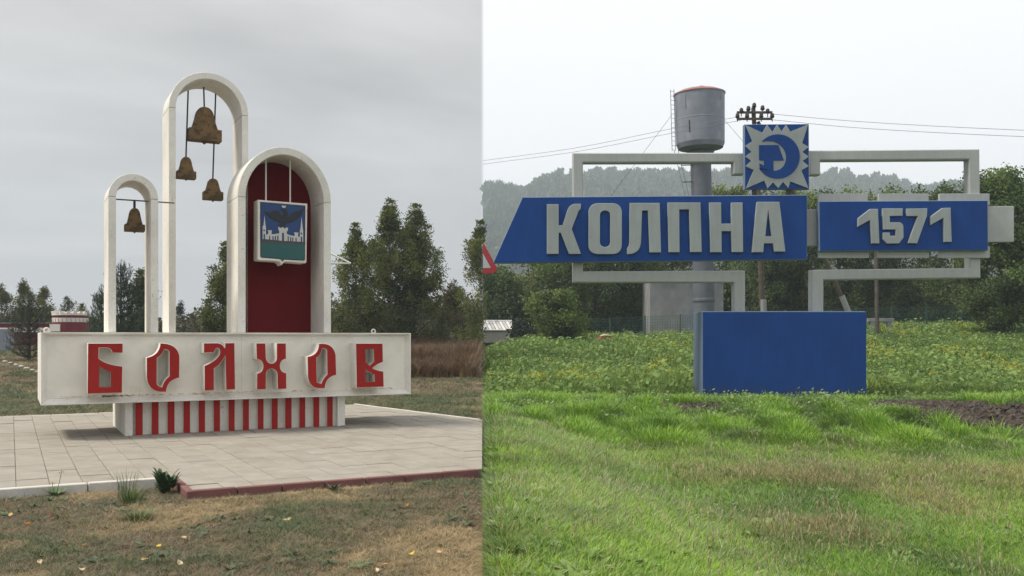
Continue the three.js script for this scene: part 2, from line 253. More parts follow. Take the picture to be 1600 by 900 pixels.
{
  const S0 = -1.2255, S1 = 4.896, H0 = 0.548, H1 = 1.679, WF = 0.2, WB = -1.75, WP = 0.1;
  part('pedestal', span(0, 3.70, -0.1, H0, -2.07, -0.09), M.white, mon);
  part('pedestal_corner', span(0, 0.115, -0.1, H0 - 0.002, -0.088, 0, 0.012), M.white, mon);
  part('pedestal_corner', span(3.56, 3.70, -0.1, H0 - 0.002, -0.088, 0, 0.012), M.white, mon);
  const redFront = [M.white, M.white, M.white, M.white, M.red, M.white];
  const stripes = [[211.6, 223], [237, 247.8], [261.8, 272.7], [286.7, 297], [310.4, 320.4], [334, 343.8], [357, 366.7], [379.6, 389], [402.7, 411.8], [424.4, 434], [445.6, 455.6], [467.8, 477], [489.6, 499], [511, 520]];
  for (const [a, b] of stripes) { const s0 = on(a, 660, 0)[0], s1 = on(b, 660, 0)[0], g = new THREE.BoxGeometry(s1 - s0, H0 + 0.09, 0.09); g.translate((s0 + s1) / 2, (H0 - 0.1) / 2, -0.047); part('stripe', g, redFront, mon); }
  // the long slab: body, raised frame with sloping inner faces, limewashed panel
  part('slab', span(S0, S1, H0, H1, WB, WP - 0.004), M.white, mon);
  const pan = new THREE.PlaneGeometry(S1 - S0 - 0.14, H1 - H0 - 0.16); const pm = M.white.clone(); pm.name = 'panel'; pm.map = panelTexture();
  part('slab_panel', pan, pm, mon, [(S0 + S1) / 2, (H0 + H1) / 2 + 0.015, WP]);
  const ring = [], quad = (a, b, c, d) => ring.push(...a, ...b, ...c, ...a, ...c, ...d), lip = 0.018, bt = 0.055, bb = 0.092, bs = 0.09;
  const o4 = (w) => [[S0, H0, w], [S1, H0, w], [S1, H1, w], [S0, H1, w]], l4 = [[S0 + lip, H0 + lip, WF], [S1 - lip, H0 + lip, WF], [S1 - lip, H1 - lip, WF], [S0 + lip, H1 - lip, WF]], i4 = [[S0 + bs, H0 + bb, WP - 0.003], [S1 - bs, H0 + bb, WP - 0.003], [S1 - bs, H1 - bt, WP - 0.003], [S0 + bs, H1 - bt, WP - 0.003]], b4 = o4(WP - 0.004), f4 = o4(WF);
  for (let k = 0; k < 4; k++) { const j = (k + 1) % 4; quad(b4[k], b4[j], f4[j], f4[k]); quad(f4[k], f4[j], l4[j], l4[k]); quad(l4[k], l4[j], i4[j], i4[k]); }
  const fg = new THREE.BufferGeometry(); fg.setAttribute('position', new THREE.Float32BufferAttribute(ring, 3)); fg.computeVertexNormals(); part('slab_frame', boxUV(fg), M.white, mon);
  for (const s of [S0 + 0.08, 4.22]) { const g = new THREE.TorusGeometry(0.035, 0.014, 8, 14); g.translate(0, 0.03, 0); part('lifting_eye', g, M.white, mon, [s, H1, 0.05]); }
  // arches
  function arch(s0, s1, top, ry, th, w0, w1, joint = true) {
    const a = new THREE.Group(); a.name = 'arch'; mon.add(a); const cx = (s0 + s1) / 2, rx = (s1 - s0) / 2, sp = top - ry, b = 0.012;
    for (const [x0, x1] of [[s0, s0 + th], [s1 - th, s1]]) part('arch_leg', span(x0, x1, H1, sp - 0.004, w0, w1, b), M.white, a);
    const s = new THREE.Shape(); s.absellipse(cx, sp, rx, ry, 0, Math.PI, false); s.lineTo(s0 + th, sp); const q = []; for (let i = 0; i <= 32; i++) { const t = Math.PI - Math.PI * i / 32; q.push(new THREE.Vector2(cx + (rx - th) * Math.cos(t), sp + (ry - th) * Math.sin(t))); } q.forEach((p) => s.lineTo(p.x, p.y)); s.closePath();
    const g = new THREE.ExtrudeGeometry(s, { depth: w1 - w0 - 2 * b, bevelEnabled: true, bevelThickness: b, bevelSize: b, bevelOffset: -b, bevelSegments: 2, curveSegments: 32 }); g.translate(0, 0, w0 + b); part('arch_crown', g, M.white, a); return a;
  }
  arch(-0.245, 0.522, 4.286, 0.40, 0.118, -0.9, -0.1);
  arch(0.803, 2.179, 6.335, 0.70, 0.118, -1.72, -0.93);
  arch(1.814, 3.469, 4.961, 0.93, 0.135, -1.05, -0.1);
  { const g = new THREE.SphereGeometry(0.085, 16, 10); g.scale(1.3, 0.8, 1.3); part('finial', g, M.white, mon, [1.49, 6.345, -1.25]); part('finial_base', new THREE.CylinderGeometry(0.13, 0.14, 0.03, 18), M.white, mon, [1.49, 6.335, -1.25]); }
  { // red back wall of the niche
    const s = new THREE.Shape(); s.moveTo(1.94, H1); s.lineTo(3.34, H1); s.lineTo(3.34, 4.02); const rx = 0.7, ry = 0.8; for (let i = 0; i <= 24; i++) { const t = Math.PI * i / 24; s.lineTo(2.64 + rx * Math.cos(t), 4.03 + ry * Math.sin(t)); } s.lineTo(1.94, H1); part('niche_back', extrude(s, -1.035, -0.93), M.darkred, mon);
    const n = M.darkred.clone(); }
  // crossbar through the first arch
  const q0 = on(184, 311.5, -0.5), q1 = on(255, 318, -0.5); part('crossbar', rod([-0.2, q0[1], -0.5], [0.83, q0[1], -0.5], 0.012), M.rusty, mon);
  // letters: red faces on deep white blocks
  const WL = 0.42, sides = [M.red, M.white];
  const z = (ox, oy) => (x, y) => on(ox + x / 8.18, oy + y / 8.18, WL), A = z(120, 520), B = z(290, 520), C = z(450, 520);
  const L = [
    ['M 140 131 L 592 131 L 590 258 L 450 258 Q 447 196 375 193 L 285 193 L 282 325 Q 370 405 587 427 L 582 768 L 133 783 Z | M 285 410 Q 345 465 440 500 L 440 698 L 278 700 Z', A],
    ['M 1065 131 Q 1055 285 890 316 L 890 560 Q 905 752 1085 758 L 1145 758 Q 1155 605 1314 575 L 1316 300 Q 1290 140 1090 131 Z | M 1028 322 Q 1095 280 1122 212 Q 1160 215 1180 240 L 1180 555 Q 1115 600 1087 692 Q 1050 682 1027 655 Z', A],
    ['M 230 130 L 400 128 Q 470 132 503 195 L 504 128 L 628 126 L 637 725 L 515 730 L 508 290 Q 460 400 367 455 L 367 735 L 240 742 L 238 420 Q 395 358 434 270 Q 445 200 405 194 Q 378 196 367 252 L 230 257 Z', B],
    ['M 900 130 L 1023 130 L 1030 320 Q 1040 388 1100 388 Q 1160 383 1163 320 L 1163 130 L 1285 130 L 1287 333 Q 1212 345 1210 425 Q 1212 505 1290 512 L 1292 718 L 1175 722 L 1170 540 Q 1165 465 1100 462 Q 1035 465 1032 530 L 1030 725 L 908 727 L 910 518 Q 990 505 990 425 Q 988 345 906 338 Z', B],
    ['M 393 138 Q 390 285 247 303 L 252 560 Q 268 704 400 712 L 473 712 Q 482 562 620 540 L 613 290 Q 590 140 440 135 Z | M 367 320 Q 428 280 440 198 Q 475 198 495 220 L 500 530 Q 442 590 425 645 Q 390 640 373 625 Z', C],
    ['M 865 133 L 1212 133 L 1217 375 Q 1150 392 1083 450 Q 1150 485 1222 490 L 1226 692 L 875 703 Z | M 985 203 L 1100 200 L 1105 375 Q 1072 390 1048 430 L 990 385 Z | M 988 455 Q 1040 503 1110 525 L 1113 628 L 990 632 Z', C]];
  for (const [t, X] of L) part('letter', extrude(glyph(t, X), WP + 0.002, WL, 0.006), sides, mon);
}

// bells: flat-backed cast shapes, hung on rods
function bell(label, px, yTop, x0, x1, yBand, yBot, yHang, w, thick, hangX) {
  const k = on(px, yBot, w), a = on(x0, yBot, w)[0], b = on(x1, yBot, w)[0], W = b - a, bandH = on(px, yBand, w)[1] - k[1], top = on(px, yTop, w)[1] - k[1], hang = on(px, yHang, w)[1] - k[1];
  const p = world((a + b) / 2, k[1], w), t = thing('bell', label, 'bell', p.toArray(), TURN, 'bells hanging in the arches');
  const r = W * 0.41, rt = W * 0.27, s = new THREE.Shape(); s.moveTo(-r, bandH); s.bezierCurveTo(-r * 0.86, bandH + (top - bandH) * 0.15, -rt * 1.12, bandH + (top - bandH) * 0.45, -rt, bandH + (top - bandH) * 0.66); s.bezierCurveTo(-rt * 0.8, top * 0.98, -rt * 0.3, top, 0, top); s.bezierCurveTo(rt * 0.3, top, rt * 0.8, top * 0.98, rt, bandH + (top - bandH) * 0.66); s.bezierCurveTo(rt * 1.12, bandH + (top - bandH) * 0.45, r * 0.86, bandH + (top - bandH) * 0.15, r, bandH); s.closePath();
  const bv = thick * 0.16, g = new THREE.ExtrudeGeometry(s, { depth: thick * 0.8 - 2 * bv, bevelEnabled: true, bevelThickness: bv, bevelSize: bv * 0.7, bevelOffset: -bv * 0.7, bevelSegments: 4, curveSegments: 16 }); g.translate(0, 0, -thick * 0.4 + bv);
  part('bell_dome', g, M.bronze, t);
  part('bell_band', box(W, bandH, thick, 0, bandH / 2, 0, 0.012), M.bronze, t);
  const c = new THREE.SphereGeometry(W * 0.055, 14, 10); part('clapper', c, M.bronze, t, [0, -W * 0.03, 0]);
  if (hangX !== undefined) { const dx = on(hangX, yHang, w)[0] - (a + b) / 2; part('hanging_rod', rod([0, top - 0.01, 0], [dx, hang, 0], 0.014), M.iron, t); } else part('hanger', rod([0, top - 0.02, 0], [0, hang, 0], 0.02), M.iron, t);
}
bell('bronze bell hanging alone from the crossbar of the smallest arch', 208.3, 325.4, 194.4, 225.7, 351, 362, 313, -0.5, 0.2);
bell('largest bronze bell, worn and dark, in the middle of the tallest arch', 318.9, 168.3, 293.3, 344.7, 203, 221.5, 136, -1.3, 0.26, 318.3);
bell('small bronze bell on a long rod, left below the largest bell', 291, 245.6, 275.3, 305.6, 268, 280, 141, -1.3, 0.18, 294);
bell('small bronze bell hanging lowest, right below the largest bell', 333, 279.4, 317, 347.8, 300, 313, 146, -1.3, 0.18, 337);

// coat of arms in the red niche
{
  const w = -0.2, c = on(440, 360, w), p = world(c[0], c[1], w), t = thing('heraldic_shield', 'white framed coat of arms, black eagle over white castle, hung in the red niche', 'coat of arms', p.toArray(), TURN);
  const X = (x, y) => { const q = on(390 + x / 7.5, 300 + y / 7.5, w); return [q[0] - c[0], q[1] - c[1]]; };
  const mm = (n, rgb, r = 0.5) => mat(n, rgb, { roughness: r, map: T.paint });
  const navy = mm('navy', [0.005, 0.042, 0.16]), teal = mm('teal', [0.009, 0.092, 0.096]), black = mm('black', [0.012, 0.013, 0.018], 0.55), stone = mm('band', [0.05, 0.053, 0.06]), silver = mm('silver', [0.55, 0.54, 0.52]);
  part('shield_frame', extrude(outline('M 95 90 L 678 137 L 668 815 Q 664 838 640 836 L 425 818 Q 392 825 378 858 Q 362 822 330 812 L 115 800 Q 93 796 93 775 Z', X), -0.3, 0, 0.01), M.white, t);
  part('shield_border', extrude(outline('M 123 115 L 653 160 L 648 785 Q 645 806 622 803 L 408 792 Q 390 800 384 820 Q 376 796 356 786 L 148 770 Q 124 766 125 745 Z', X), 0.001, 0.006), black, t);
  part('sky_field', extrude(outline('M 133 126 L 643 170 L 640 590 L 134 553 Z', X), 0.004, 0.012), navy, t);
  part('ground_band', extrude(outline('M 134 553 L 640 590 L 640 620 L 134 596 Z', X), 0.004, 0.0125), stone, t);
  part('lower_field', extrude(outline('M 134 596 L 640 620 L 640 778 Q 638 796 618 794 L 402 783 Q 388 790 384 806 Q 376 786 358 777 L 152 761 Q 134 757 134 742 Z', X), 0.004, 0.012), teal, t);
  part('eagle', extrude(outline('M 345 412 L 362 352 Q 300 345 262 312 Q 215 285 205 262 L 168 233 Q 240 248 275 226 Q 315 212 345 232 Q 362 250 366 280 Q 392 272 402 246 Q 395 220 380 212 L 362 212 Q 370 190 395 190 Q 425 190 438 220 Q 445 255 440 292 Q 470 285 490 258 Q 520 232 560 228 Q 610 212 638 180 Q 618 250 580 290 Q 540 330 495 352 Q 460 362 432 352 Q 418 385 408 412 Z', X), 0.012, 0.022, 0.003), black, t);
  part('crown', extrude(outline('M 372 165 L 384 156 L 390 166 L 398 162 L 408 166 L 416 158 L 424 170 Q 418 188 398 190 Q 380 186 372 165 Z', X), 0.012, 0.022), silver, t);
  const castle = ['M 345 570 L 345 462 L 332 436 L 332 412 L 352 412 L 352 422 L 374 424 L 374 412 L 396 414 L 396 426 L 420 428 L 420 417 L 446 420 L 446 446 L 432 468 L 430 576 L 400 574 L 400 490 Q 388 462 376 490 L 376 572 Z', 'M 150 552 L 150 400 L 160 396 L 172 280 L 184 396 L 188 402 L 188 554 L 178 553 L 178 500 Q 168 480 160 500 L 160 552 Z | M 158 440 L 178 442 L 178 462 L 158 460 Z', 'M 586 582 L 586 450 L 592 444 L 606 294 L 620 444 L 624 452 L 624 586 L 614 585 L 614 532 Q 604 512 596 532 L 596 583 Z | M 594 476 L 614 478 L 614 498 L 594 496 Z', 'M 188 554 L 188 500 L 216 494 L 216 464 L 208 448 L 260 452 L 254 466 L 254 496 Q 300 498 345 482 L 345 568 L 336 567 L 336 512 L 320 512 L 320 566 L 308 565 L 308 516 L 292 516 L 292 564 L 280 563 L 280 520 L 264 520 L 264 561 L 240 559 L 240 516 L 226 516 L 226 557 Z', 'M 430 574 L 430 488 Q 470 516 525 516 L 525 494 L 518 474 L 570 478 L 564 494 L 564 524 L 586 526 L 586 582 L 548 581 L 548 540 L 534 540 L 534 580 L 510 579 L 510 534 L 496 534 L 496 578 L 486 577 L 486 530 L 472 528 L 472 577 L 456 576 L 456 518 L 442 516 L 442 575 Z'];
  for (const s of castle) part('castle', extrude(glyph(s, X), 0.0125, 0.021), silver, t);
  for (const [a, b, y0, y1] of [[215, 213, -330, 98], [501, 508, -310, 122]]) { const q = X(a, y0), e = X(b, y1); part('hanging_rod', rod([q[0], q[1] + 0.12, -0.15], [q[0], e[1], -0.15], 0.014), M.white, t); }
}

// ------------------------------------------------------------------ right place: the town sign, parallel to the picture at 26 m
const DS = 26, KS = DS / F, SX0 = (1220 - 800) * KS;
const town = thing('town_sign', 'blue town sign with grey frame bars, sun emblem and pale letters on a blue pedestal', 'town sign', [SX0, 0, -DS]);
const S = (px, py) => [(px - 1220) * KS, EYE - (py - HORIZON) * KS];
const poly = (...p) => 'M ' + p.map((q) => q.join(' ')).join(' L ') + ' Z';
{
  const px = (x) => (x - 1220) * KS, py = (y) => EYE - (y - HORIZON) * KS, ex = (text, z0, z1, b = 0) => extrude(glyph(text, S), z0, z1, b), far = (text, z0, z1, b) => extrude(glyph(text, (x, y) => [sx(x, DS - z1) - SX0, sy(y, DS - z1)]), z0, z1, b), panel = (x0, x1, y0, y1, z0, z1, r) => span(sx(x0, DS - z1) - SX0, sx(x1, DS - z1) - SX0, sy(y0, DS - z1), sy(y1, DS - z1), z0, z1, r);
  part('pedestal', span(px(1098), px(1353), -0.3, py(486.3), -1.35, -0.012, 0.02), M.bluepale, town);
  part('pedestal_face', span(px(1098) + 0.003, px(1353) - 0.003, -0.3, py(487.8), -0.012, 0.03), M.blue, town);
  { const r = rng(88), g = []; for (let i = 0; i < 520; i++) { const q = new THREE.CircleGeometry(0.006 + 0.02 * r() * r(), 6); q.scale(0.7 + 0.8 * r(), 0.6 + 0.8 * r(), 1); q.translate(lerp(px(1100), px(1351), r()), 0.02 + 0.55 * r() * r() * (0.4 + 0.8 * vnoise(i * 0.05, 3)), 0.0325); g.push(q); } const o = part('mud_splash', merge(g), mat('mud', [0.055, 0.05, 0.05], { roughness: 1 }), town); o.userData.kind = 'stuff'; }
  const fm = [M.greypaint, M.greypaint];
  part('frame', far(poly([1164, 238.5], [895, 238.5], [895, 441.5], [1147, 441.5], [1147, 490], [1164.5, 490], [1164.5, 422.5], [911, 424], [911, 254], [1146, 253.5], [1146, 272], [1164, 272]), -0.62, -0.3, 0.03), fm, town);
  part('frame', far(poly([1265, 235], [1531, 232.5], [1532.5, 434.5], [1287, 437.5], [1287, 490], [1268.5, 490], [1268.5, 421.5], [1515.5, 418.5], [1514, 249], [1282, 250.5], [1282, 273], [1265, 273]), -0.62, -0.3, 0.03), fm, town);
  part('name_board', ex(poly([770, 411], [816, 307.5], [1262, 304], [1262, 405.5]), -0.3, -0.02, 0.02), [M.blue, M.bluepale], town);
  part('date_board', ex(poly([1279.5, 314], [1544.5, 312.5], [1545, 391], [1280.5, 392.5]), -0.2, -0.02, 0.02), [M.blue, M.bluepale], town);
  part('back_panel', panel(1540, 1584.5, 322, 378, -0.42, -0.22, 0.015), M.greypaint, town);
  part('back_panel', panel(1255, 1285, 327, 384, -0.5, -0.32, 0.015), M.greypaint, town);
  for (const [a, b] of [[1279, 1356], [1373, 1451], [1468, 1546.5]]) part('cover_strip', panel(a, b, 302.5, 321, -0.3, -0.202, 0.012), M.greypaint, town);
  for (const [a, b] of [[1279, 1358], [1372, 1452], [1466.5, 1547]]) part('cover_strip', panel(a, b, 385, 403, -0.3, -0.202, 0.012), M.greypaint, town);
  const zz = (ox, oy, k) => (x, y) => S(ox + x / k, oy + y / k), A = zz(840, 300, 7.619), B = zz(1040, 300, 7.619), D = zz(1320, 290, 5.625), E = zz(1150, 180, 6.923);
  const lm = [M.greyletter, M.greyletter];
  for (const [t, X] of [
    ['M 110 150 L 250 150 L 250 400 L 295 400 L 355 215 Q 385 148 450 145 L 515 145 L 512 205 Q 485 220 475 262 L 405 445 L 515 740 L 372 740 L 275 490 L 250 490 L 250 740 L 110 740 Z', A],
    ['M 715 138 L 890 138 Q 1000 145 1000 250 L 1000 632 Q 995 738 890 742 L 715 742 Q 608 738 605 632 L 605 250 Q 608 145 715 138 Z | M 800 225 Q 742 228 740 285 L 740 595 Q 742 655 800 657 Q 860 655 862 595 L 862 285 Q 860 228 800 225 Z', A],
    ['M 1095 135 L 1450 135 L 1465 722 L 1330 722 L 1310 225 L 1240 225 L 1228 590 Q 1218 735 1090 742 L 1062 742 L 1062 665 Q 1085 660 1088 600 Z', A],
    ['M 20 130 L 410 130 L 425 718 L 290 718 L 275 212 L 158 212 L 162 720 L 32 720 Z', B],
    ['M 515 130 L 655 130 L 658 380 L 775 380 L 775 130 L 910 130 L 917 718 L 785 718 L 775 470 L 660 470 L 662 720 L 530 720 Z', B],
    ['M 1080 122 L 1348 122 L 1418 712 L 1288 712 L 1270 615 L 1165 615 L 1155 720 L 1022 720 Z | M 1213 205 L 1255 532 L 1175 532 Z', B]]) part('letter', extrude(glyph(t, X), -0.018, 0.07, 0.008), lm, town);
  for (const t of ['M 215 208 L 285 208 L 298 510 L 230 510 L 215 305 L 110 362 L 110 290 Z', 'M 325 203 L 503 203 L 500 268 L 388 270 L 390 325 L 470 325 Q 505 328 508 365 L 510 458 L 470 510 L 365 512 L 328 475 L 328 415 L 388 415 L 392 443 L 440 443 L 440 388 L 330 388 Z', 'M 537 205 L 718 203 L 715 268 L 628 510 L 548 507 L 635 270 L 540 270 Z', 'M 850 200 L 922 197 L 932 497 L 865 497 L 860 285 L 748 348 L 745 275 Z']) part('digit', extrude(glyph(t, D), -0.018, 0.06, 0.008), lm, town);
  part('emblem_plate', ex(poly([1164, 193.5], [1265, 192.8], [1265.5, 295], [1164.5, 295]), -0.26, -0.06, 0.012), [M.blue, M.bluepale], town);
  const rays = poly([105, 100], [290, 188], [340, 100], [400, 178], [450, 97], [497, 172], [548, 100], [592, 175], [785, 97], [720, 300], [792, 340], [722, 395], [792, 445], [725, 492], [792, 548], [712, 595], [790, 790], [592, 715], [570, 788], [512, 720], [460, 788], [405, 725], [345, 790], [310, 705], [112, 790], [195, 590], [104, 550], [168, 492], [104, 445], [170, 395], [104, 330], [180, 280]);
  part('emblem_sun', extrude(glyph(rays, E), -0.058, -0.03, 0.004), lm, town);
  let d = 'M 285 285'; for (let i = 0; i <= 40; i++) { const a = (223 + i * (326 - 0) / 40 - 0) * Math.PI / 180; d += ` L ${(455 + 237 * Math.cos(a)).toFixed(1)} ${(445 + 240 * Math.sin(a)).toFixed(1)}`; if (223 + i * 326 / 40 > 223 + 282) break; }
  d += ' L 262 585 L 255 518 L 305 545 L 305 490 L 252 485 L 252 322 L 460 322 L 520 487 L 405 490 L 408 602 Q 535 590 545 460 Q 545 370 470 310 Q 400 262 285 285 Z';
  part('emblem_profile', extrude(glyph(d, E), -0.029, -0.012), [M.blue, M.blue], town);
  for (const x of [1181, 1235]) part('emblem_foot', span(px(x - 3), px(x + 3), py(294), py(306), -0.24, -0.1), M.iron, town);
}

// warning sign whose left part lies outside its picture
{
  const d = 29, t = thing('warning_sign', 'red bordered triangular warning sign, cut off, behind the tip of the blue board', 'road sign', at(760, 410, d).toArray()), c = at(760, 410, d), X = (x, y) => [sx(x, d) - c.x, sy(y, d) - c.y];
  const rr = mat('signred', [0.42, 0.03, 0.035], { roughness: 0.45 }), ww = mat('signwhite', [0.5, 0.52, 0.55], { roughness: 0.45 });
  part('plate', extrude(outline('M 754.6 380 Q 757 381 759 386 L 776 417 Q 778 426 769 427 L 754.6 427 Z', X), -0.03, 0, 0.004), rr, t);
  part('sign_face', extrude(outline('M 754.6 396 L 767 418.5 L 754.6 419 Z', X), 0.001, 0.006), ww, t);
}

// water tower
{
  const d = 62, k = d / F, b = at(1101, 560, d); b.y = heightR(b.x, d) - 0.3;
  const t = thing('water_tower', 'grey steel water tower with a wide tank and pinkish roof rising behind the town sign', 'water tower', b.toArray()); t.rotation.z = 0.022;
  const H = (y) => sy(y, d) - b.y, lathe = (p, seg = 40) => new THREE.LatheGeometry(p.map((q) => new THREE.Vector2(q[0], q[1])), seg);
  const R = 1.66;
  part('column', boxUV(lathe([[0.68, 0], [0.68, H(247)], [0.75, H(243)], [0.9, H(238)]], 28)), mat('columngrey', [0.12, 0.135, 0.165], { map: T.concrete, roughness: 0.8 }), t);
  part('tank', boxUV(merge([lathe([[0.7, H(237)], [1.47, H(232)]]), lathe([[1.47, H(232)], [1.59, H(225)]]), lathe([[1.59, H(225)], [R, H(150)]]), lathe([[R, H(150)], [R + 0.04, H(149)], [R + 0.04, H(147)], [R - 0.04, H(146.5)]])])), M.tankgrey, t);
  part('weld_band', boxUV(lathe([[1.618, H(190)], [1.634, H(189)], [1.634, H(188)], [1.62, H(187)]])), M.tankgrey, t);
  part('roof', lathe([[R + 0.05, H(148.5)], [R + 0.06, H(147)], [1.3, H(142.5)], [0.5, H(139.5)], [0.01, H(139)]]), M.roofred, t);
  part('roof_hatch', new THREE.CylinderGeometry(0.22, 0.25, 0.22, 14), M.roofred, t, [0.1, H(139.5), 0.3]);
  part('column_band', boxUV(lathe([[0.685, H(472)], [0.73, H(471)], [0.73, H(467)], [0.685, H(466)]], 24)), M.columngrey, t);
  const lad = new THREE.Group(); lad.name = 'ladder'; t.add(lad);
  const X0 = -1.95, X1 = -1.72, Z = 0.35;
  for (const x of [X0, X1]) part('rail', rod([x, H(236), Z], [x - 0.02, H(141), Z], 0.022), M.concrete, lad);
  for (let y = 144; y < 236; y += 7) part('rung', rod([X0, H(y), Z], [X1, H(y), Z], 0.014), M.concrete, lad);
  for (const [y, r] of [[158, R], [228, 1.4]]) part('ladder_bracket', rod([X1, H(y), Z], [-r * 0.96, H(y), Z], 0.018), M.iron, lad);
  for (const x of [-1.55, -1.3]) part('rail', rod([x + 0.42, H(310), Z], [x - 0.25, H(236), Z], 0.022), M.concrete, lad);
  for (const [y, x] of [[259, -0.95], [285, -0.85]]) part('platform_bar', rod([x - 0.45, H(y), Z], [-0.6, H(y), Z], 0.03), M.iron, lad);
  part('stay', rod([-1.9, H(180), 0.2], [-8.6, H(380), 0.4], 0.011), M.iron, t);
  part('stay', rod([1.62, H(190), 0.2], [8.4, H(385), 0.4], 0.011), M.iron, t);
  for (const [a, y0, y1] of [[-0.75, 152, 176], [0.75, 150, 163], [-0.62, 194, 212]]) part('rust_plate', span(Math.sin(a) * R * 0.98 - 0.04, Math.sin(a) * R * 0.98 + 0.04, H(y1), H(y0), Math.cos(a) * R * 0.97 - 0.04, Math.cos(a) * R * 0.97 + 0.02), M.iron, t);
}
{
  const d = 67, c = at(1073, 500, d); c.y = heightR(c.x, d) - 0.4;
  const t = thing('pump_house', 'plain grey rendered pump house behind the foot of the water tower', 'shed', c.toArray()), w = 115 * d / F, h = sy(436, d) - c.y;
  part('wall', span(-w / 2, w / 2, 0, h, -4, 0, 0.02), M.concrete, t); part('roof_slab', span(-w / 2 - 0.12, w / 2 + 0.12, h, h + 0.16, -4.1, 0.12), M.concrete, t); part('drain_pipe', rod([w / 2 - 0.75, 0, 0.06], [w / 2 - 0.75, h, 0.06], 0.05), M.bluepale, t);
  part('door', span(-0.3, 0.6, 0.3, 2.3, 0, 0.03), M.tankgrey, t);
}

// A-shaped utility pole with insulators, wires, second post
{
  const d = 40, b = at(1192, 560, d); b.y = heightR(b.x, d) - 0.2;
  const t = thing('utility_pole', 'wooden A-shaped utility pole with two insulator crossarms above the sun emblem', 'utility pole', b.toArray()), q = (x, y, z = 0) => new THREE.Vector3(sx(x, d) - b.x, sy(y, d) - b.y, z);
  part('pole', tube([q(1191, 480), q(1185, 320), q(1177, 168)], 0.12, 8, 10, 0.75), M.wood, t);
  part('strut', tube([q(1322, 470, -0.3), q(1250, 315, -0.2), q(1184, 190, 0)], 0.1, 8, 8, 0.8), M.wood, t);
  part('concrete_foot', rod(q(1193, 560, 0.1), q(1192, 468, 0.1), 0.13), M.concrete, t);
  part('concrete_foot', rod(q(1352, 540, -0.3), q(1319, 462, -0.3), 0.13), M.concrete, t);
  for (const y of [177, 187]) part('crossarm', span(q(1150, y).x, q(1205, y).x, q(0, y + 1.6).y, q(0, y - 1.6).y, 0.1, 0.2), M.wood, t);
  const ins = new THREE.LatheGeometry([[0.02, -0.2], [0.02, -0.05], [0.07, -0.04], [0.1, 0.02], [0.075, 0.06], [0.085, 0.1], [0.05, 0.16], [0.001, 0.17]].map((p) => new THREE.Vector2(...p)), 10);
  for (const [x, y] of [[1151, 184], [1157, 176], [1166, 184], [1168, 173], [1188, 184], [1190, 172], [1198, 177], [1205, 184], [1177, 168]]) part('insulator', ins, M.iron, t, q(x, y, 0.15).toArray());
  const wire = (label, p) => tag(scene.add && (() => { const o = new THREE.Mesh(tube(p, 0.0095, 24, 4), M.wire); o.name = numbered('power_line'); scene.add(o); return o; })(), label, 'wire', 'power lines on the utility pole');
  mat('wire', [0.16, 0.17, 0.18], { roughness: 0.6 });
  wire('upper overhead wire running left from the utility pole past the tank', [at(754.8, 251, 50), at(900, 231, 45.6), at(1040, 203, 42.5), at(1151, 183, 40)]);
  wire('lower overhead wire running left from the utility pole past the tank', [at(754.8, 256.5, 50), at(900, 237, 45.6), at(1040, 210, 42.5), at(1157, 188, 40)]);
  wire('upper overhead wire running right from the utility pole', [at(1205, 178, 40), at(1330, 189, 38.5), at(1480, 198, 36.5), at(1680, 207, 34)]);
  wire('lower overhead wire running right from the utility pole', [at(1205, 187, 40), at(1330, 199, 38.5), at(1480, 208, 36.5), at(1680, 217, 34)]);
  const p2 = at(1370, 520, 52), t2 = thing('wooden_post', 'dark wooden post standing in the field below the date board', 'post', [p2.x, heightR(p2.x, 52) - 0.2, -52]);
  part('post', tube([[0.03, 0, 0], [0, 2.5, 0], [-0.04, 6.2, 0]], 0.13, 6, 8, 0.8), M.wood, t2); part('brace', rod([0, 1.2, 0.12], [0.03, 3, 0.12], 0.03), M.iron, t2);
}

// greenhouse at the picture's edge
{
  const d = 60, x0 = seamX(d) + 0.03, x1 = sx(808, d), y0 = heightR(1.5, d) - 0.2, yE = sy(516, d), yR = sy(501, d), t = thing('greenhouse', 'pale low greenhouse with a ribbed white roof, cut off at the left', 'greenhouse', [x0, y0, -d]);
  const film = mat('film', [0.6, 0.6, 0.6], { roughness: 0.6, map: T.paint }), film2 = mat('filmgrey', [0.5, 0.47, 0.44], { map: T.concrete }); const w = x1 - x0;
  part('wall', span(0, w, 0, yE - y0, -6, 0), film2, t);
  const n = 10; for (let i = 0; i < n; i++) { const s = new THREE.Shape(); const a = i * w / n, b = a + w / n - 0.03; s.moveTo(a, 0); s.lineTo(b, 0); s.lineTo(b - 0.1 * (i / n), 1); s.lineTo(a - 0.1 * (i / n), 1); const g = new THREE.BufferGeometry(), k = 0.0; const p = [[Math.max(0, a), yE - y0, 0.05], [b, yE - y0, 0.05], [Math.max(0.02, b - 0.35), yR - y0, -1.6], [Math.max(0, a - 0.35), yR - y0, -1.6]]; g.setAttribute('position', new THREE.Float32BufferAttribute([...p[0], ...p[1], ...p[2], ...p[0], ...p[2], ...p[3]], 3)); g.computeVertexNormals(); part('roof_panel', boxUV(g), i % 2 ? film2 : film, t); }
  part('ridge', rod([0, yR - y0, -1.6], [Math.max(0.1, w - 0.35), yR - y0, -1.6], 0.07), film, t); part('eaves', rod([0, yE - y0, 0.07], [w, yE - y0, 0.07], 0.05), film, t);
}
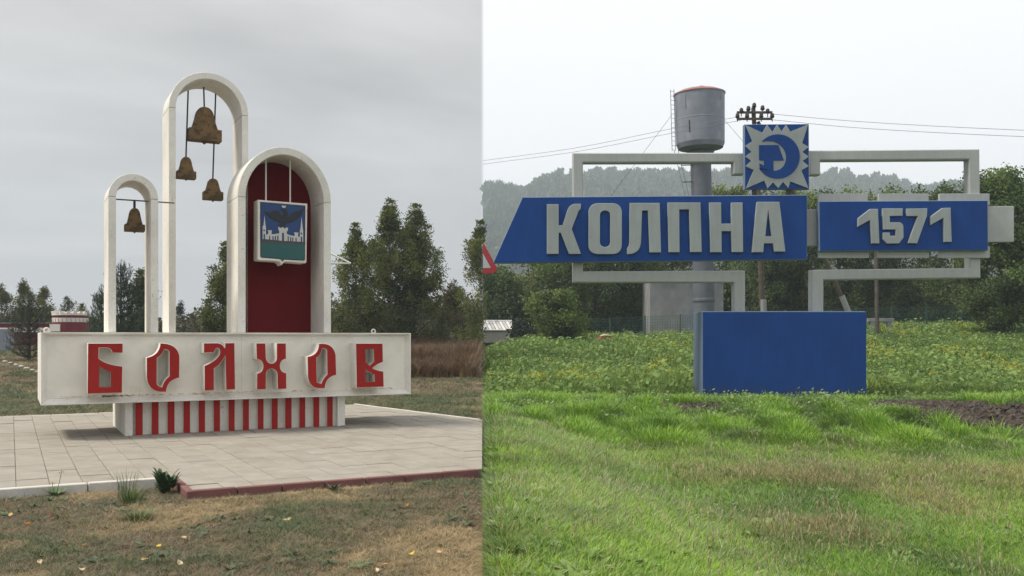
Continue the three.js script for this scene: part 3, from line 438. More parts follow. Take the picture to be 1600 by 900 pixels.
// small rusty thing lying by the fence, concrete beam
{
  const d = 53, p = at(946, 525, d); p.y = heightR(p.x, d); const t = thing('rusty_barrow', 'small rust-red metal body with a pale top lying in the grass by the fence', 'scrap metal', p.toArray());
  const s = new THREE.Shape(); s.moveTo(-0.42, 0); s.lineTo(0.4, 0); s.quadraticCurveTo(0.6, 0.12, 0.5, 0.25); s.lineTo(0.25, 0.42); s.quadraticCurveTo(0, 0.52, -0.25, 0.42); s.lineTo(-0.5, 0.2); s.closePath();
  part('body', extrude(s, -0.5, 0.5, 0.04), mat('rust', [0.3, 0.07, 0.04], { map: T.concrete, roughness: 0.85 }), t, [0, 0.05, 0]);
  const s2 = new THREE.Shape(); s2.moveTo(-0.3, 0.43); s2.lineTo(0.3, 0.43); s2.quadraticCurveTo(0, 0.66, -0.3, 0.43); part('top', extrude(s2, -0.4, 0.52, 0.03), mat('paletop', [0.55, 0.45, 0.33], { map: T.concrete }), t, [0, 0.05, 0]);
  const b = at(1377, 500, 55), o = thing('concrete_beam', 'pale concrete beam lying on two blocks in front of the mesh fence', 'beam', [b.x, b.y, b.z]); part('beam', span(-0.78, 0.78, -0.1, 0.1, -0.2, 0, 0.02), M.concrete, o); for (const x of [-0.5, 0.5]) part('block', span(x - 0.12, x + 0.12, -1.2, -0.1, -0.2, -0.02), M.concrete, o);
}
// green mesh fence
{
  const d = 57, t = thing('mesh_fence', 'green wire mesh fence along the foot of the trees', 'fence', [0, 0, 0]), green = mat('fencegreen', [0.03, 0.09, 0.075], { roughness: 0.6 });
  let last = null; for (let px = 898; px <= 1640; px += 55) {
    const x = sx(px, d), y = heightR(x, d), H = 1.45; part('fence_post', span(x - 0.04, x + 0.04, y - 0.2, y + H, -d - 0.04, -d + 0.04), green, t);
    if (last) { const g = []; const [lx, ly] = last; for (let i = 1; i < 14; i++) { const q = i / 14, X = lerp(lx, x, q), Y = lerp(ly, y, q); g.push(rod([X, Y - 0.1, -d], [X, Y + H - 0.05, -d], 0.009, 4)); } for (let j = 0; j < 9; j++) g.push(rod([lx, ly + j * 0.17, -d], [x, y + j * 0.17, -d], 0.008, 4)); part('mesh_panel', merge(g), green, t); }
    last = [x, y];
  }
}

// ------------------------------------------------------------------ vegetation
function leafClump(seed, n, rad, size, droop = 0) {             // small bent leaves spread through a ball
  const r = rng(seed), pos = [], nor = [];
  for (let i = 0; i < n; i++) {
    const c = new THREE.Vector3().setFromSphericalCoords(rad * Math.cbrt(r()), Math.acos(2 * r() - 1), r() * 6.283), q = new THREE.Quaternion().setFromEuler(new THREE.Euler(r() * 6.3, r() * 6.3, r() * 6.3)), L = size * (0.7 + 0.6 * r()), W = L * 0.38; c.y -= droop * rad * r();
    const P = [[-L / 2, 0, 0], [0, -W, L * 0.1], [L / 2, 0, 0], [0, W, L * 0.1]].map((p) => new THREE.Vector3(...p).applyQuaternion(q).add(c));
    for (const k of [0, 1, 2, 0, 2, 3]) pos.push(P[k].x, P[k].y, P[k].z);
  }
  const g = new THREE.BufferGeometry(); g.setAttribute('position', new THREE.Float32BufferAttribute(pos, 3)); g.computeVertexNormals(); return g;
}
function needleSpray(seed, n, len, w) {                         // brush of needles along +y
  const r = rng(seed), pos = [];
  for (let i = 0; i < n; i++) { const t = r(), a = r() * 6.283, o = new THREE.Vector3(0, t * len, 0), d = new THREE.Vector3(Math.cos(a), 0.9, Math.sin(a)).normalize().multiplyScalar(len * 0.42 * (1 - 0.4 * t)), s = new THREE.Vector3(-Math.sin(a), 0, Math.cos(a)).multiplyScalar(w); const p = [o.clone().sub(s), o.clone().add(s), o.clone().add(d)]; p.forEach((v) => pos.push(v.x, v.y, v.z)); }
  const g = new THREE.BufferGeometry(); g.setAttribute('position', new THREE.Float32BufferAttribute(pos, 3)); g.computeVertexNormals(); return g;
}
function tuft(seed, n, h, lean, w, spread) {                    // grass blades of unequal length, bent outwards
  const r = rng(seed), pos = [];
  for (let i = 0; i < n; i++) {
    const a = r() * 6.283, a2 = a + (r() - 0.5) * 1.6, R = spread * Math.sqrt(r()), H = h * (0.45 + 0.55 * r()), B = lean * H * (0.3 + r()), b = [Math.cos(a) * R, Math.sin(a) * R], dx = Math.cos(a2), dz = Math.sin(a2), sxx = -dz * w, szz = dx * w; const row = [];
    for (let k = 0; k <= 3; k++) { const t = k / 3, q = 1 - t * t * 0.95; row.push([[b[0] + dx * B * t * t - sxx * q, H * t * (1 - 0.15 * lean * t), b[1] + dz * B * t * t - szz * q], [b[0] + dx * B * t * t + sxx * q, H * t * (1 - 0.15 * lean * t), b[1] + dz * B * t * t + szz * q]]); }
    for (let k = 0; k < 3; k++) pos.push(...row[k][0], ...row[k][1], ...row[k + 1][1], ...row[k][0], ...row[k + 1][1], ...row[k + 1][0]);
  }
  const g = new THREE.BufferGeometry(); g.setAttribute('position', new THREE.Float32BufferAttribute(pos, 3)); g.computeVertexNormals(); return g;
}
const m4 = new THREE.Matrix4(), q4 = new THREE.Quaternion(), e4 = new THREE.Euler(), s4 = new THREE.Vector3(), p4 = new THREE.Vector3();
function instanced(g, m, list) {                                // list: {p, e:[x,y,z] | q, s | [sx,sy,sz], c}
  const o = new THREE.InstancedMesh(g, m, list.length);
  list.forEach((it, i) => { if (it.q) q4.copy(it.q); else q4.setFromEuler(e4.set(...(it.e ?? [0, 0, 0]))); Array.isArray(it.s) ? s4.set(...it.s) : s4.setScalar(it.s ?? 1); o.setMatrixAt(i, m4.compose(it.p, q4, s4)); o.setColorAt(i, it.c); });
  return o;
}
const lerpRGB = (a, b, t, k = 1) => new THREE.Color().setRGB(lerp(a[0], b[0], t) * k, lerp(a[1], b[1], t) * k, lerp(a[2], b[2], t) * k);
const CLUMP = { fine: leafClump(1, 14, 0.26, 0.085, 0.6), mid: leafClump(2, 14, 0.34, 0.13, 0.2), big: leafClump(3, 12, 0.42, 0.17, 0.2) };
// one broadleaf tree: tapered trunk with limbs, crown of leaf clumps gathered on the limbs
function broadleaf(name, label, group, { px, d, top, w, y0, seed, pal, t0 = 0.15, clumps = 1500, n = 60, clump = 'fine', shape = 'birch', trunk = M.bark, tr = 0.1, spread = 0.4, stems = 1, lean = 0 }) {
  const r = rng(seed * 7919 + 13), x = sx(px, d), left = px < 754, base = y0 ?? (left ? heightL : heightR)(x, d) - 0.05, H = sy(top, d) - base, W = w * d / F / 2;
  const t = thing(name, label, 'tree', [x, base, -d], 0, group), wood = [], leaves = [];
  const ok = (p) => (sideOf(p.x + x, p.z - d) < -0.02) === left;
  const prof = (u) => shape === 'birch' ? Math.min(1, Math.pow(clamp(1 - u, 0, 1), 0.66) * 1.6) * (0.8 + 0.2 * Math.min(1, u * 5)) * (0.82 + 0.26 * Math.sin(u * 17 + seed)) : shape === 'cone' ? Math.pow(1 - u, 0.8) * (0.85 + 0.25 * Math.sin(u * 26 + seed)) : Math.pow(Math.sin(Math.PI * (0.12 + 0.86 * (1 - u))), 0.6);
  const stemList = [];
  for (let k = 0; k < stems; k++) { const ox = stems > 1 ? (k - (stems - 1) / 2) * W * 0.35 : 0, oz = (r() - 0.5) * W * 0.3 * (stems > 1), h = H * (k ? 0.9 + 0.08 * r() : 1), pts = []; for (let i = 0; i <= 5; i++) { const q = i / 5; pts.push(new THREE.Vector3(ox * (0.4 + 0.9 * q) + (r() - 0.5) * 0.12 * H * 0.08 + lean * q * q * H, q * h * 0.97, oz * (0.4 + q) + (r() - 0.5) * 0.12 * H * 0.08)); } stemList.push({ c: new THREE.CatmullRomCurve3(pts), h, ox, oz }); if (ok(pts[0])) wood.push(tube(pts, tr * (k ? 0.8 : 1), 14, 7, 0.12)); }
  for (let i = 0; i < n; i++) {
    const st = stemList[i % stems], u = i < n * 0.08 ? 0.93 + 0.07 * r() : Math.pow(r(), 0.85), v = lerp(t0, 1, u), rad = W / Math.sqrt(stems) * (stems > 1 ? 1.15 : 1) * prof(u) * Math.pow(r(), 0.45), a = r() * 6.283, c = st.c.getPoint(clamp(v, 0, 1)).add(new THREE.Vector3(Math.cos(a) * rad, 0, Math.sin(a) * rad)); if (v > 0.985) c.y = H * v;
    const tone = r(), k0 = 0.6 + 0.8 * r();
    const from = st.c.getPoint(clamp(v - 0.05 - 0.35 * rad / H, 0.02, 0.97)), mid = from.clone().lerp(c, 0.55); mid.y += rad * 0.12; if (ok(from) && ok(c) && rad > 0.15) wood.push(tube([from, mid, c], tr * 0.22, 4, 4, 0.25));
    const m = Math.round(clumps / n * (0.5 + r()) * (u > 0.9 && shape !== 'round' ? 0.35 : 1)), sp = spread * (0.6 + 0.6 * r()) * (shape === 'birch' || shape === 'cone' ? 0.22 + 0.78 * Math.min(1, prof(u) * 1.3) : 0.45 + 0.55 * Math.min(1, prof(u) * 1.2));
    for (let j = 0; j < m; j++) { const g = () => (r() + r() + r() - 1.5) * 0.9, p = new THREE.Vector3(c.x + g() * sp, c.y + g() * sp * 0.8 - Math.abs(g()) * sp * 0.35, c.z + g() * sp); if (p.y < 0.05 || !ok(p)) continue; leaves.push({ p, e: [r() * 0.8, r() * 6.283, r() * 0.8], s: 0.7 + 0.6 * r(), c: lerpRGB(pal[0], pal[1], clamp(tone + (r() - 0.5) * 0.4, 0, 1), k0 * (0.85 + 0.3 * r())) }); }
  }
  if (wood.length) part('trunk', boxUV(merge(wood)), trunk, t);
  const crown = instanced(CLUMP[clump], M.leaf, leaves); crown.name = 'crown'; crown.userData.kind = 'stuff'; t.add(crown); return t;
}
function pine(name, label, group, { px, d, top, w, seed, pal, y0, whorls = 14, sprayScale = 1 }) {
  const r = rng(seed * 31 + 5), x = sx(px, d), base = y0 ?? heightL(x, d) - 0.05, H = sy(top, d) - base, W = w * d / F / 2, t = thing(name, label, 'tree', [x, base, -d], 0, group), wood = [tube([[0, 0, 0], [0.03, H * 0.5, 0], [0, H * 0.985, 0]], 0.09, 10, 7, 0.12)], sprays = [];
  const dir = new THREE.Vector3(), Y = new THREE.Vector3(0, 1, 0);
  const addSpray = (p, v, s) => sprays.push({ p: p.clone(), q: new THREE.Quaternion().setFromUnitVectors(Y, v.clone().normalize()), s: s * sprayScale * (0.8 + 0.4 * r()), c: lerpRGB(pal[0], pal[1], r(), 0.7 + 0.6 * r()) });
  for (let i = 0; i < whorls; i++) {
    const u = i / whorls, y = H * (0.06 + 0.9 * u), L0 = W * Math.pow(1 - u, 0.75) * 1.05 + 0.14, nb = 6 + Math.floor(r() * 3);
    for (let k = 0; k < nb; k++) {
      const a = (k + r() * 0.7) / nb * 6.283, L = L0 * (0.7 + 0.45 * r()), up = 0.35 + 0.5 * u, pts = [0, 0.33, 0.66, 1].map((q) => new THREE.Vector3(Math.cos(a) * L * q, y + L * (up * q * q + 0.08 * q) * 0.9, Math.sin(a) * L * q));
      wood.push(tube(pts, 0.022, 5, 4, 0.3)); const c = new THREE.CatmullRomCurve3(pts), ns = Math.max(3, Math.round(L / 0.085));
      for (let j = 1; j <= ns; j++) { const q = j / ns, p = c.getPoint(q); dir.copy(c.getTangent(q)).add(new THREE.Vector3((r() - 0.5) * 1.3, r() * 1.1, (r() - 0.5) * 1.3)); addSpray(p, dir, 0.9); if (q > 0.35) for (let z = 0; z < 2; z++) { const e = p.clone().add(new THREE.Vector3((r() - 0.5) * 0.34 * L0, (r() - 0.3) * 0.2, (r() - 0.5) * 0.34 * L0)); addSpray(e, new THREE.Vector3((r() - 0.5), 1.1, (r() - 0.5)), 0.85); } }
    }
  }
  for (let j = 0; j < 6; j++) addSpray(new THREE.Vector3(0, H * (0.9 + 0.02 * j), 0), new THREE.Vector3((r() - 0.5) * 0.5, 1, (r() - 0.5) * 0.5), 0.8);
  part('trunk', boxUV(merge(wood)), M.bark, t); const o = instanced(NEEDLE, M.needle, sprays); o.name = 'crown'; o.userData.kind = 'stuff'; t.add(o); return t;
}
const NEEDLE = needleSpray(9, 34, 0.24, 0.006);

const BIRCH = [[0.07, 0.09, 0.025], [0.17, 0.17, 0.042]], BIRCHD = [[0.052, 0.085, 0.022], [0.185, 0.2, 0.048]], PINE = [[0.024, 0.05, 0.032], [0.055, 0.088, 0.044]];
const gB = 'birches behind the bell monument';
// left picture, far left
broadleaf('birch_tree', 'birch cut by the left edge of the picture, behind the red fort wall', gB, { px: 3, d: 66, top: 448, w: 44, seed: 1, pal: BIRCH, clumps: 900, n: 40, trunk: M.birch });
broadleaf('birch_tree', 'slender birch second from the left picture edge, behind the red fort wall', gB, { px: 36, d: 68, top: 438, w: 44, seed: 2, pal: BIRCH, clumps: 1000, n: 44, trunk: M.birch });
broadleaf('birch_tree', 'birch with a thin top just left of the battlemented tower', gB, { px: 69, d: 66, top: 450, w: 42, seed: 3, pal: BIRCH, clumps: 900, n: 40, trunk: M.birch });
broadleaf('birch_tree', 'low wide birch with its top seen above the battlemented tower', gB, { px: 106, d: 72, top: 466, w: 40, seed: 4, pal: BIRCH, clumps: 700, n: 34, trunk: M.birch });
broadleaf('birch_tree', 'short birch between the battlemented tower and the pine', gB, { px: 128, d: 76, top: 478, w: 36, seed: 5, pal: BIRCH, clumps: 600, n: 30, trunk: M.birch });
pine('pine_tree', 'dense dark pine seen through the smallest arch', 'pines behind the bell monument', { px: 188, d: 34, top: 414, w: 92, seed: 1, pal: PINE, whorls: 15 });
pine('pine_tree', 'lower pine at the left side of the dense pine, left of the smallest arch', 'pines behind the bell monument', { px: 158, d: 35, top: 458, w: 44, seed: 2, pal: PINE, whorls: 11 });
broadleaf('birch_tree', 'pale green young birch seen beside the pine behind the right leg of the smallest arch', gB, { px: 220, d: 40, top: 428, w: 44, seed: 6, pal: [[0.06, 0.08, 0.025], [0.11, 0.115, 0.04]], clumps: 800, n: 40, trunk: M.birch });
pine('pine_tree', 'small sparse bushy pine in front of the red fort wall', 'pines behind the bell monument', { px: 45, d: 43, top: 462, w: 62, seed: 3, pal: [[0.022, 0.036, 0.022], [0.06, 0.06, 0.03]], whorls: 9 });
for (const [px, top, w, s, l] of [[282, 472, 30, 11, 'conifer nearest the left leg of the tallest arch, seen through the arch'], [301, 490, 26, 12, 'lowest of the small conifers seen through the tallest arch'], [320, 482, 24, 13, 'pointed small conifer in the middle of the view through the tallest arch'], [334, 496, 22, 14, 'small conifer touching the tall birch seen through the tallest arch']]) broadleaf('conifer_tree', 'small ' + l.replace('small ', ''), 'small conifers seen through the tallest arch', { px, d: 76, top, w, seed: s, pal: [[0.03, 0.045, 0.02], [0.055, 0.07, 0.025]], shape: 'cone', clumps: 500, n: 30, t0: 0.02 });
broadleaf('birch_tree', 'tall drooping birch seen through the tallest arch, left of the red niche', gB, { px: 352, d: 40, top: 384, w: 80, seed: 7, pal: BIRCHD, clumps: 1700, n: 110, spread: 0.28, trunk: M.birch, t0: 0.04 });
broadleaf('birch_tree', 'narrow dark birch just right of the red niche arch', gB, { px: 556, d: 44, top: 354, w: 84, seed: 8, pal: BIRCHD, clumps: 2100, n: 170, trunk: M.birch, t0: 0.06, spread: 0.28 });
broadleaf('birch_tree', 'tallest birch of the dense pair with white trunks right of the monument', gB, { px: 608, d: 46, top: 316, w: 128, seed: 9, pal: BIRCHD, clumps: 3700, n: 280, trunk: M.birch, t0: 0.06, spread: 0.30 });
broadleaf('birch_tree', 'broader right birch of the dense pair with white trunks right of the monument', gB, { px: 650, d: 47, top: 324, w: 128, seed: 10, pal: BIRCHD, clumps: 3700, n: 280, trunk: M.birch, t0: 0.06, spread: 0.30 });
broadleaf('birch_tree', 'low yellowish birch scrub in the gap right of the dense pair', gB, { px: 706, d: 52, top: 442, w: 62, seed: 11, pal: [[0.06, 0.06, 0.025], [0.11, 0.09, 0.035]], clumps: 1000, n: 50, trunk: M.birch, t0: 0.05 });
broadleaf('birch_tree', 'birch cut off by the dividing edge between the two pictures', gB, { px: 752, d: 44, top: 350, w: 90, seed: 12, pal: BIRCHD, clumps: 2200, n: 160, spread: 0.3, trunk: M.birch, t0: 0.05 });

// right picture: belt of trees behind the sign
const SUMMER = [[0.045, 0.09, 0.02], [0.13, 0.19, 0.04]], SUMMERY = [[0.085, 0.14, 0.028], [0.22, 0.27, 0.06]], gT = 'trees behind the town sign';
for (const [px, top, w, d, s, y, l] of [
  [768, 424, 60, 72, 21, 0, 'dark tree at the left edge of the right picture, above the greenhouse'],
  [812, 436, 64, 74, 22, 1, 'lighter leafy tree right of the greenhouse, under the tip of the blue board'],
  [866, 352, 92, 70, 23, 1, 'pale leafy tree above the bright round bush'],
  [930, 330, 100, 72, 24, 0, 'tree standing behind the left end of the lower left frame bar'],
  [985, 336, 84, 73, 25, 0, 'dark tree just left of the pump house'],
  [1050, 322, 90, 78, 26, 0, 'tree behind the pump house and the water tower'],
  [1135, 299, 84, 76, 27, 1, 'yellow-green tree right of the water tower column, top peeping over the name board'],
  [1196, 305, 84, 72, 28, 0, 'tree directly behind the foot of the utility pole'],
  [1250, 298, 80, 74, 29, 1, 'tree seen through the gap between the two blue boards'],
  [1310, 304, 96, 70, 30, 0, 'dark tree behind the left part of the date board'],
  [1372, 300, 90, 72, 31, 1, 'leafy tree behind the middle of the date board and the wooden post'],
  [1436, 303, 96, 70, 32, 0, 'tree behind the right part of the date board'],
  [1492, 298, 90, 66, 33, 0, 'dark tree behind the right end of the frame']]) broadleaf('leafy_tree', l, gT, { px, d, top, w: w * 1.1, seed: s, pal: y ? SUMMERY : SUMMER, shape: 'round', clump: 'big', clumps: 1500, n: 64, t0: 0.06, tr: 0.16, spread: 0.95 });
broadleaf('leafy_tree', 'large near dark tree at the right picture edge', gT, { px: 1566, d: 52, top: 268, w: 150, seed: 34, pal: SUMMER, shape: 'round', clump: 'mid', clumps: 4200, n: 120, t0: 0.04, tr: 0.18, spread: 0.85 });
broadleaf('leafy_tree', 'dark tree cut by the right picture edge', gT, { px: 1640, d: 54, top: 276, w: 130, seed: 35, pal: SUMMER, shape: 'round', clump: 'mid', clumps: 3000, n: 90, t0: 0.04, tr: 0.18, spread: 0.85 });
broadleaf('leafy_bush', 'bright green round bush left of the lower left frame bar', gT, { px: 872, d: 55, top: 456, w: 84, seed: 36, pal: [[0.085, 0.14, 0.025], [0.15, 0.21, 0.04]], shape: 'round', clump: 'mid', clumps: 1500, n: 60, t0: 0.02, tr: 0.08, spread: 0.5 });
broadleaf('leafy_bush', 'small dark bush at the right end of the greenhouse', gT, { px: 816, d: 58, top: 502, w: 36, seed: 37, pal: [[0.02, 0.03, 0.02], [0.04, 0.055, 0.035]], shape: 'round', clump: 'mid', clumps: 300, n: 24, t0: 0.02, tr: 0.05, spread: 0.3 });

// masses nobody could count: undergrowth, far wood, weeds, grass
{
  const r = rng(404), a = [], b = [];
  for (let i = 0; i < 9000; i++) { const d = 74 + 10 * r(), x = lerp(seamX(d) + 0.3, 0.62 * d, r()), h = 3.8 * Math.pow(r(), 1.4) * (0.6 + 0.6 * fbm(x * 0.15, 3, 3)); a.push({ p: new THREE.Vector3(x, heightR(x, d) + h, -d), e: [r(), r() * 6.3, r()], s: 1.3 + r(), c: lerpRGB(SUMMER[0], SUMMER[1], r(), 0.7 + 0.5 * r()) }); }
  stuff(instanced(CLUMP.big, M.leaf, a), 'undergrowth', 'dark green undergrowth filling the gaps between the trees behind the town sign', 'undergrowth');
  for (let i = 0; i < 9000; i++) { const d = 54 + 44 * r(), x = lerp(-0.62 * d, seamX(d) - 0.3, r()), k = x / d, h = (k > -0.22 ? 3.2 : 2.2) * Math.pow(r(), 1.3) * (0.4 + fbm(x * 0.12 + 30, d * 0.1, 3)); if (d < 64 && k < -0.2) continue; b.push({ p: new THREE.Vector3(x, heightL(x, d) + h, -d), e: [r(), r() * 6.3, r()], s: 1.0 + r(), c: lerpRGB([0.035, 0.045, 0.02], [0.085, 0.07, 0.03], r(), 0.7 + 0.6 * r()) }); }
  stuff(instanced(CLUMP.big, M.leaf, b), 'undergrowth', 'brownish green scrub under the birches behind the bell monument', 'undergrowth');
}
{ // wooded hills
  const RIDGE = [[700, 292], [755, 291], [790, 296], [815, 306], [845, 288], [880, 281], [935, 276], [1000, 277], [1080, 280], [1150, 278], [1265, 282], [1320, 279], [1352, 288], [1380, 285], [1410, 297], [1450, 303], [1500, 296], [1560, 300], [1700, 305]];
  const ridgeY = (px) => { for (let i = 1; i < RIDGE.length; i++) if (px <= RIDGE[i][0]) { const [a, b] = [RIDGE[i - 1], RIDGE[i]]; return lerp(a[1], b[1], clamp((px - a[0]) / (b[0] - a[0]), 0, 1)); } return 305; };
  const D0 = 330, D1 = 1000, TH = 14;
  const hillH = (x, d) => { const px = 800 + F * x / d, q = clamp((d - D0) / (D1 - D0), 0, 1.15); const ridge = sy(ridgeY(px) + 4 * (fbm(px * 0.05, 2, 3) - 0.5), D1) - TH; return lerp(heightR(x, d) - 0.5, ridge, Math.pow(smoothstep(q, 0, 1), 1.7)) * (q > 1 ? 1 - (q - 1) * 1.5 : 1); };
  const pos = [], idx = [], NX = 90, ND = 40;
  for (let j = 0; j <= ND; j++) for (let i = 0; i <= NX; i++) { const d = lerp(D0 - 20, D1 + 80, j / ND), x = lerp(seamX(d), d * 0.66, i / NX); pos.push(x, hillH(x, d), -d); }
  for (let j = 0; j < ND; j++) for (let i = 0; i < NX; i++) { const a = j * (NX + 1) + i, c = a + NX + 1; idx.push(a, a + 1, c, a + 1, c + 1, c); }
  const g = new THREE.BufferGeometry(); g.setAttribute('position', new THREE.Float32BufferAttribute(pos, 3)); g.setIndex(idx); g.computeVertexNormals(); structure('hills', g, M.hill);
  const ball = [], rr = rng(8); { const p = leafClump(17, 90, 1, 0.62); ball.push(p); } const r = rng(909), list = [];
  for (let d = D0; d < D1 + 24; d += 9.2) for (let x = seamX(d) + 4.5; x < d * 0.6; x += 9.6) { const X = x + (r() - 0.5) * 9, D = d + (r() - 0.5) * 9; if (X - seamX(D) < 4.6) continue; const s = 4.4 + 3.0 * r(), tall = 1.1 + 0.5 * r(); if (r() < 0.05 * 1) continue; list.push({ p: new THREE.Vector3(X, hillH(X, D) + s * tall * 0.9, -D), e: [0, r() * 6.3, 0], s: [s, s * tall, s], c: lerpRGB([0.045, 0.085, 0.035], [0.10, 0.15, 0.055], fbm(X * 0.02, D * 0.02, 3) * 0.6 + r() * 0.4, 0.8 + 0.4 * r()) }); }
  stuff(instanced(ball[0], M.leaf, list), 'far_wood', 'hazy blue-green wood covering the far hills behind the town sign', 'forest');
}
const GRASS = { short: tuft(1, 16, 0.07, 0.9, 0.0017, 0.06), mid: tuft(2, 18, 0.10, 0.95, 0.0028, 0.1), tall: tuft(3, 16, 0.30, 0.6, 0.006, 0.13), weed: tuft(4, 18, 0.5, 0.5, 0.014, 0.28) };
const inPaving = (x, z) => { const X = x - O[0], Z = z - O[1], s = X * ux + Z * uz, w = X * nx + Z * nz; return w > -5.25 && s < 5.7 + (w + 5.1) * 0.155 && (s < 0 ? w < 5.3 : w < 6.32); };
{ // left lawn
  const r = rng(21), short = [], straw = [], herbs = [], crumbs = [];
  const bands = [[5.4, 11.6, 26000, 1], [11.6, 17, 3000, 1.3], [17, 26, 9000, 1.7], [26, 40, 12000, 2.4], [40, 62, 9000, 3.2]];
  for (const [d0, d1, n, k] of bands) for (let i = 0; i < n; i++) {
    const d = Math.sqrt(lerp(d0 * d0, d1 * d1, r())), x = lerp(-0.66 * d, seamX(d) - 0.06 - 0.004 * d, r()); if (inPaving(x, -d)) continue;
    const g = smoothstep(fbm(x * 0.45 + 7, d * 0.45, 4), 0.45, 0.62), q = fbm(x * 1.7, d * 1.7 + 50, 3), edge = smoothstep(d, 17.5, 19) * (1 - smoothstep(d, 24, 30)), tn = tanPatch(x, d), green = r() < (1 - 0.8 * tn) * 0.14 + (1 - 0.85 * tn) * 0.7 * g * smoothstep(q, 0.32, 0.6) + 0.45 * edge, t = r();
    const c = green ? lerpRGB([0.05, 0.09, 0.022], [0.13, 0.16, 0.045], t, 0.7 + 0.45 * r()) : lerpRGB([0.13, 0.09, 0.042], [0.38, 0.285, 0.14], clamp(t * t + 0.5 * tn, 0, 1), (0.65 + 0.5 * r()) * (1 + 0.25 * tn));
    const it = { p: new THREE.Vector3(x, heightL(x, d) - 0.006, -d), e: [(r() - 0.5) * 0.5, r() * 6.3, (r() - 0.5) * 0.5], s: [k * (0.8 + 0.6 * r()), k * (green ? 0.55 + 0.6 * r() : 0.3 + 0.45 * r()), k * (0.8 + 0.6 * r())], c }; short.push(it);
    if (d < 12 && r() < 0.022 && q > 0.5 && tn < 0.5) herbs.push({ p: new THREE.Vector3(x, heightL(x, d) + 0.004, -d), e: [(r() - 0.5) * 0.4, r() * 6.3, (r() - 0.5) * 0.4], s: 0.35 + 0.5 * r(), c: lerpRGB([0.035, 0.065, 0.022], [0.085, 0.13, 0.035], r()) });
    if (d < 12 && r() < 0.03) crumbs.push({ p: new THREE.Vector3(x, heightL(x, d) + 0.018, -d), e: [r() * 3, r() * 6.3, r() * 3], s: 0.3 + 0.6 * r(), c: lerpRGB([0.08, 0.045, 0.025], [0.34, 0.24, 0.12], r()) });
  }
  stuff(instanced(rosette(52, 14, 0.11, 0.015, 0.7), M.blade, herbs), 'lawn_herbs', 'small dark green herbs in the patchy lawn before the bell monument', 'weeds');
  { const g = new THREE.PlaneGeometry(0.035, 0.02, 2, 1), p = g.attributes.position; for (let i = 0; i < p.count; i++) p.setZ(i, 0.25 * Math.abs(p.getX(i))); g.computeVertexNormals(); stuff(instanced(g, M.blade, crumbs), 'leaf_litter', 'crumbs of dry leaf litter between the grass before the bell monument', 'leaf litter'); }
  stuff(instanced(GRASS.short, M.blade, short), 'dry_grass', 'short half dried brown and green grass of the lawn around the bell monument', 'grass');
  for (let i = 0; i < 9000; i++) { const d = 35 + 13 * Math.pow(r(), 0.8), x = lerp(-0.145 * d, seamX(d) - 0.42, r()), h = (0.75 + 0.7 * fbm(x * 0.7, d * 0.5, 3)) * (0.55 + 0.45 * smoothstep(d, 35, 39)); straw.push({ p: new THREE.Vector3(x, heightL(x, d), -d), e: [(r() - 0.5) * 0.3, r() * 6.3, (r() - 0.5) * 0.3], s: [1.3, 2.0 * h * (0.7 + 0.5 * r()), 1.3], c: lerpRGB([0.10, 0.058, 0.03], [0.30, 0.195, 0.095], r() * r() + 0.15 * r(), 0.7 + 0.6 * r()) }); }
  stuff(instanced(GRASS.weed, M.blade, straw), 'dry_weeds', 'tall brown dry weeds in a strip below the birches right of the monument', 'weeds');
}
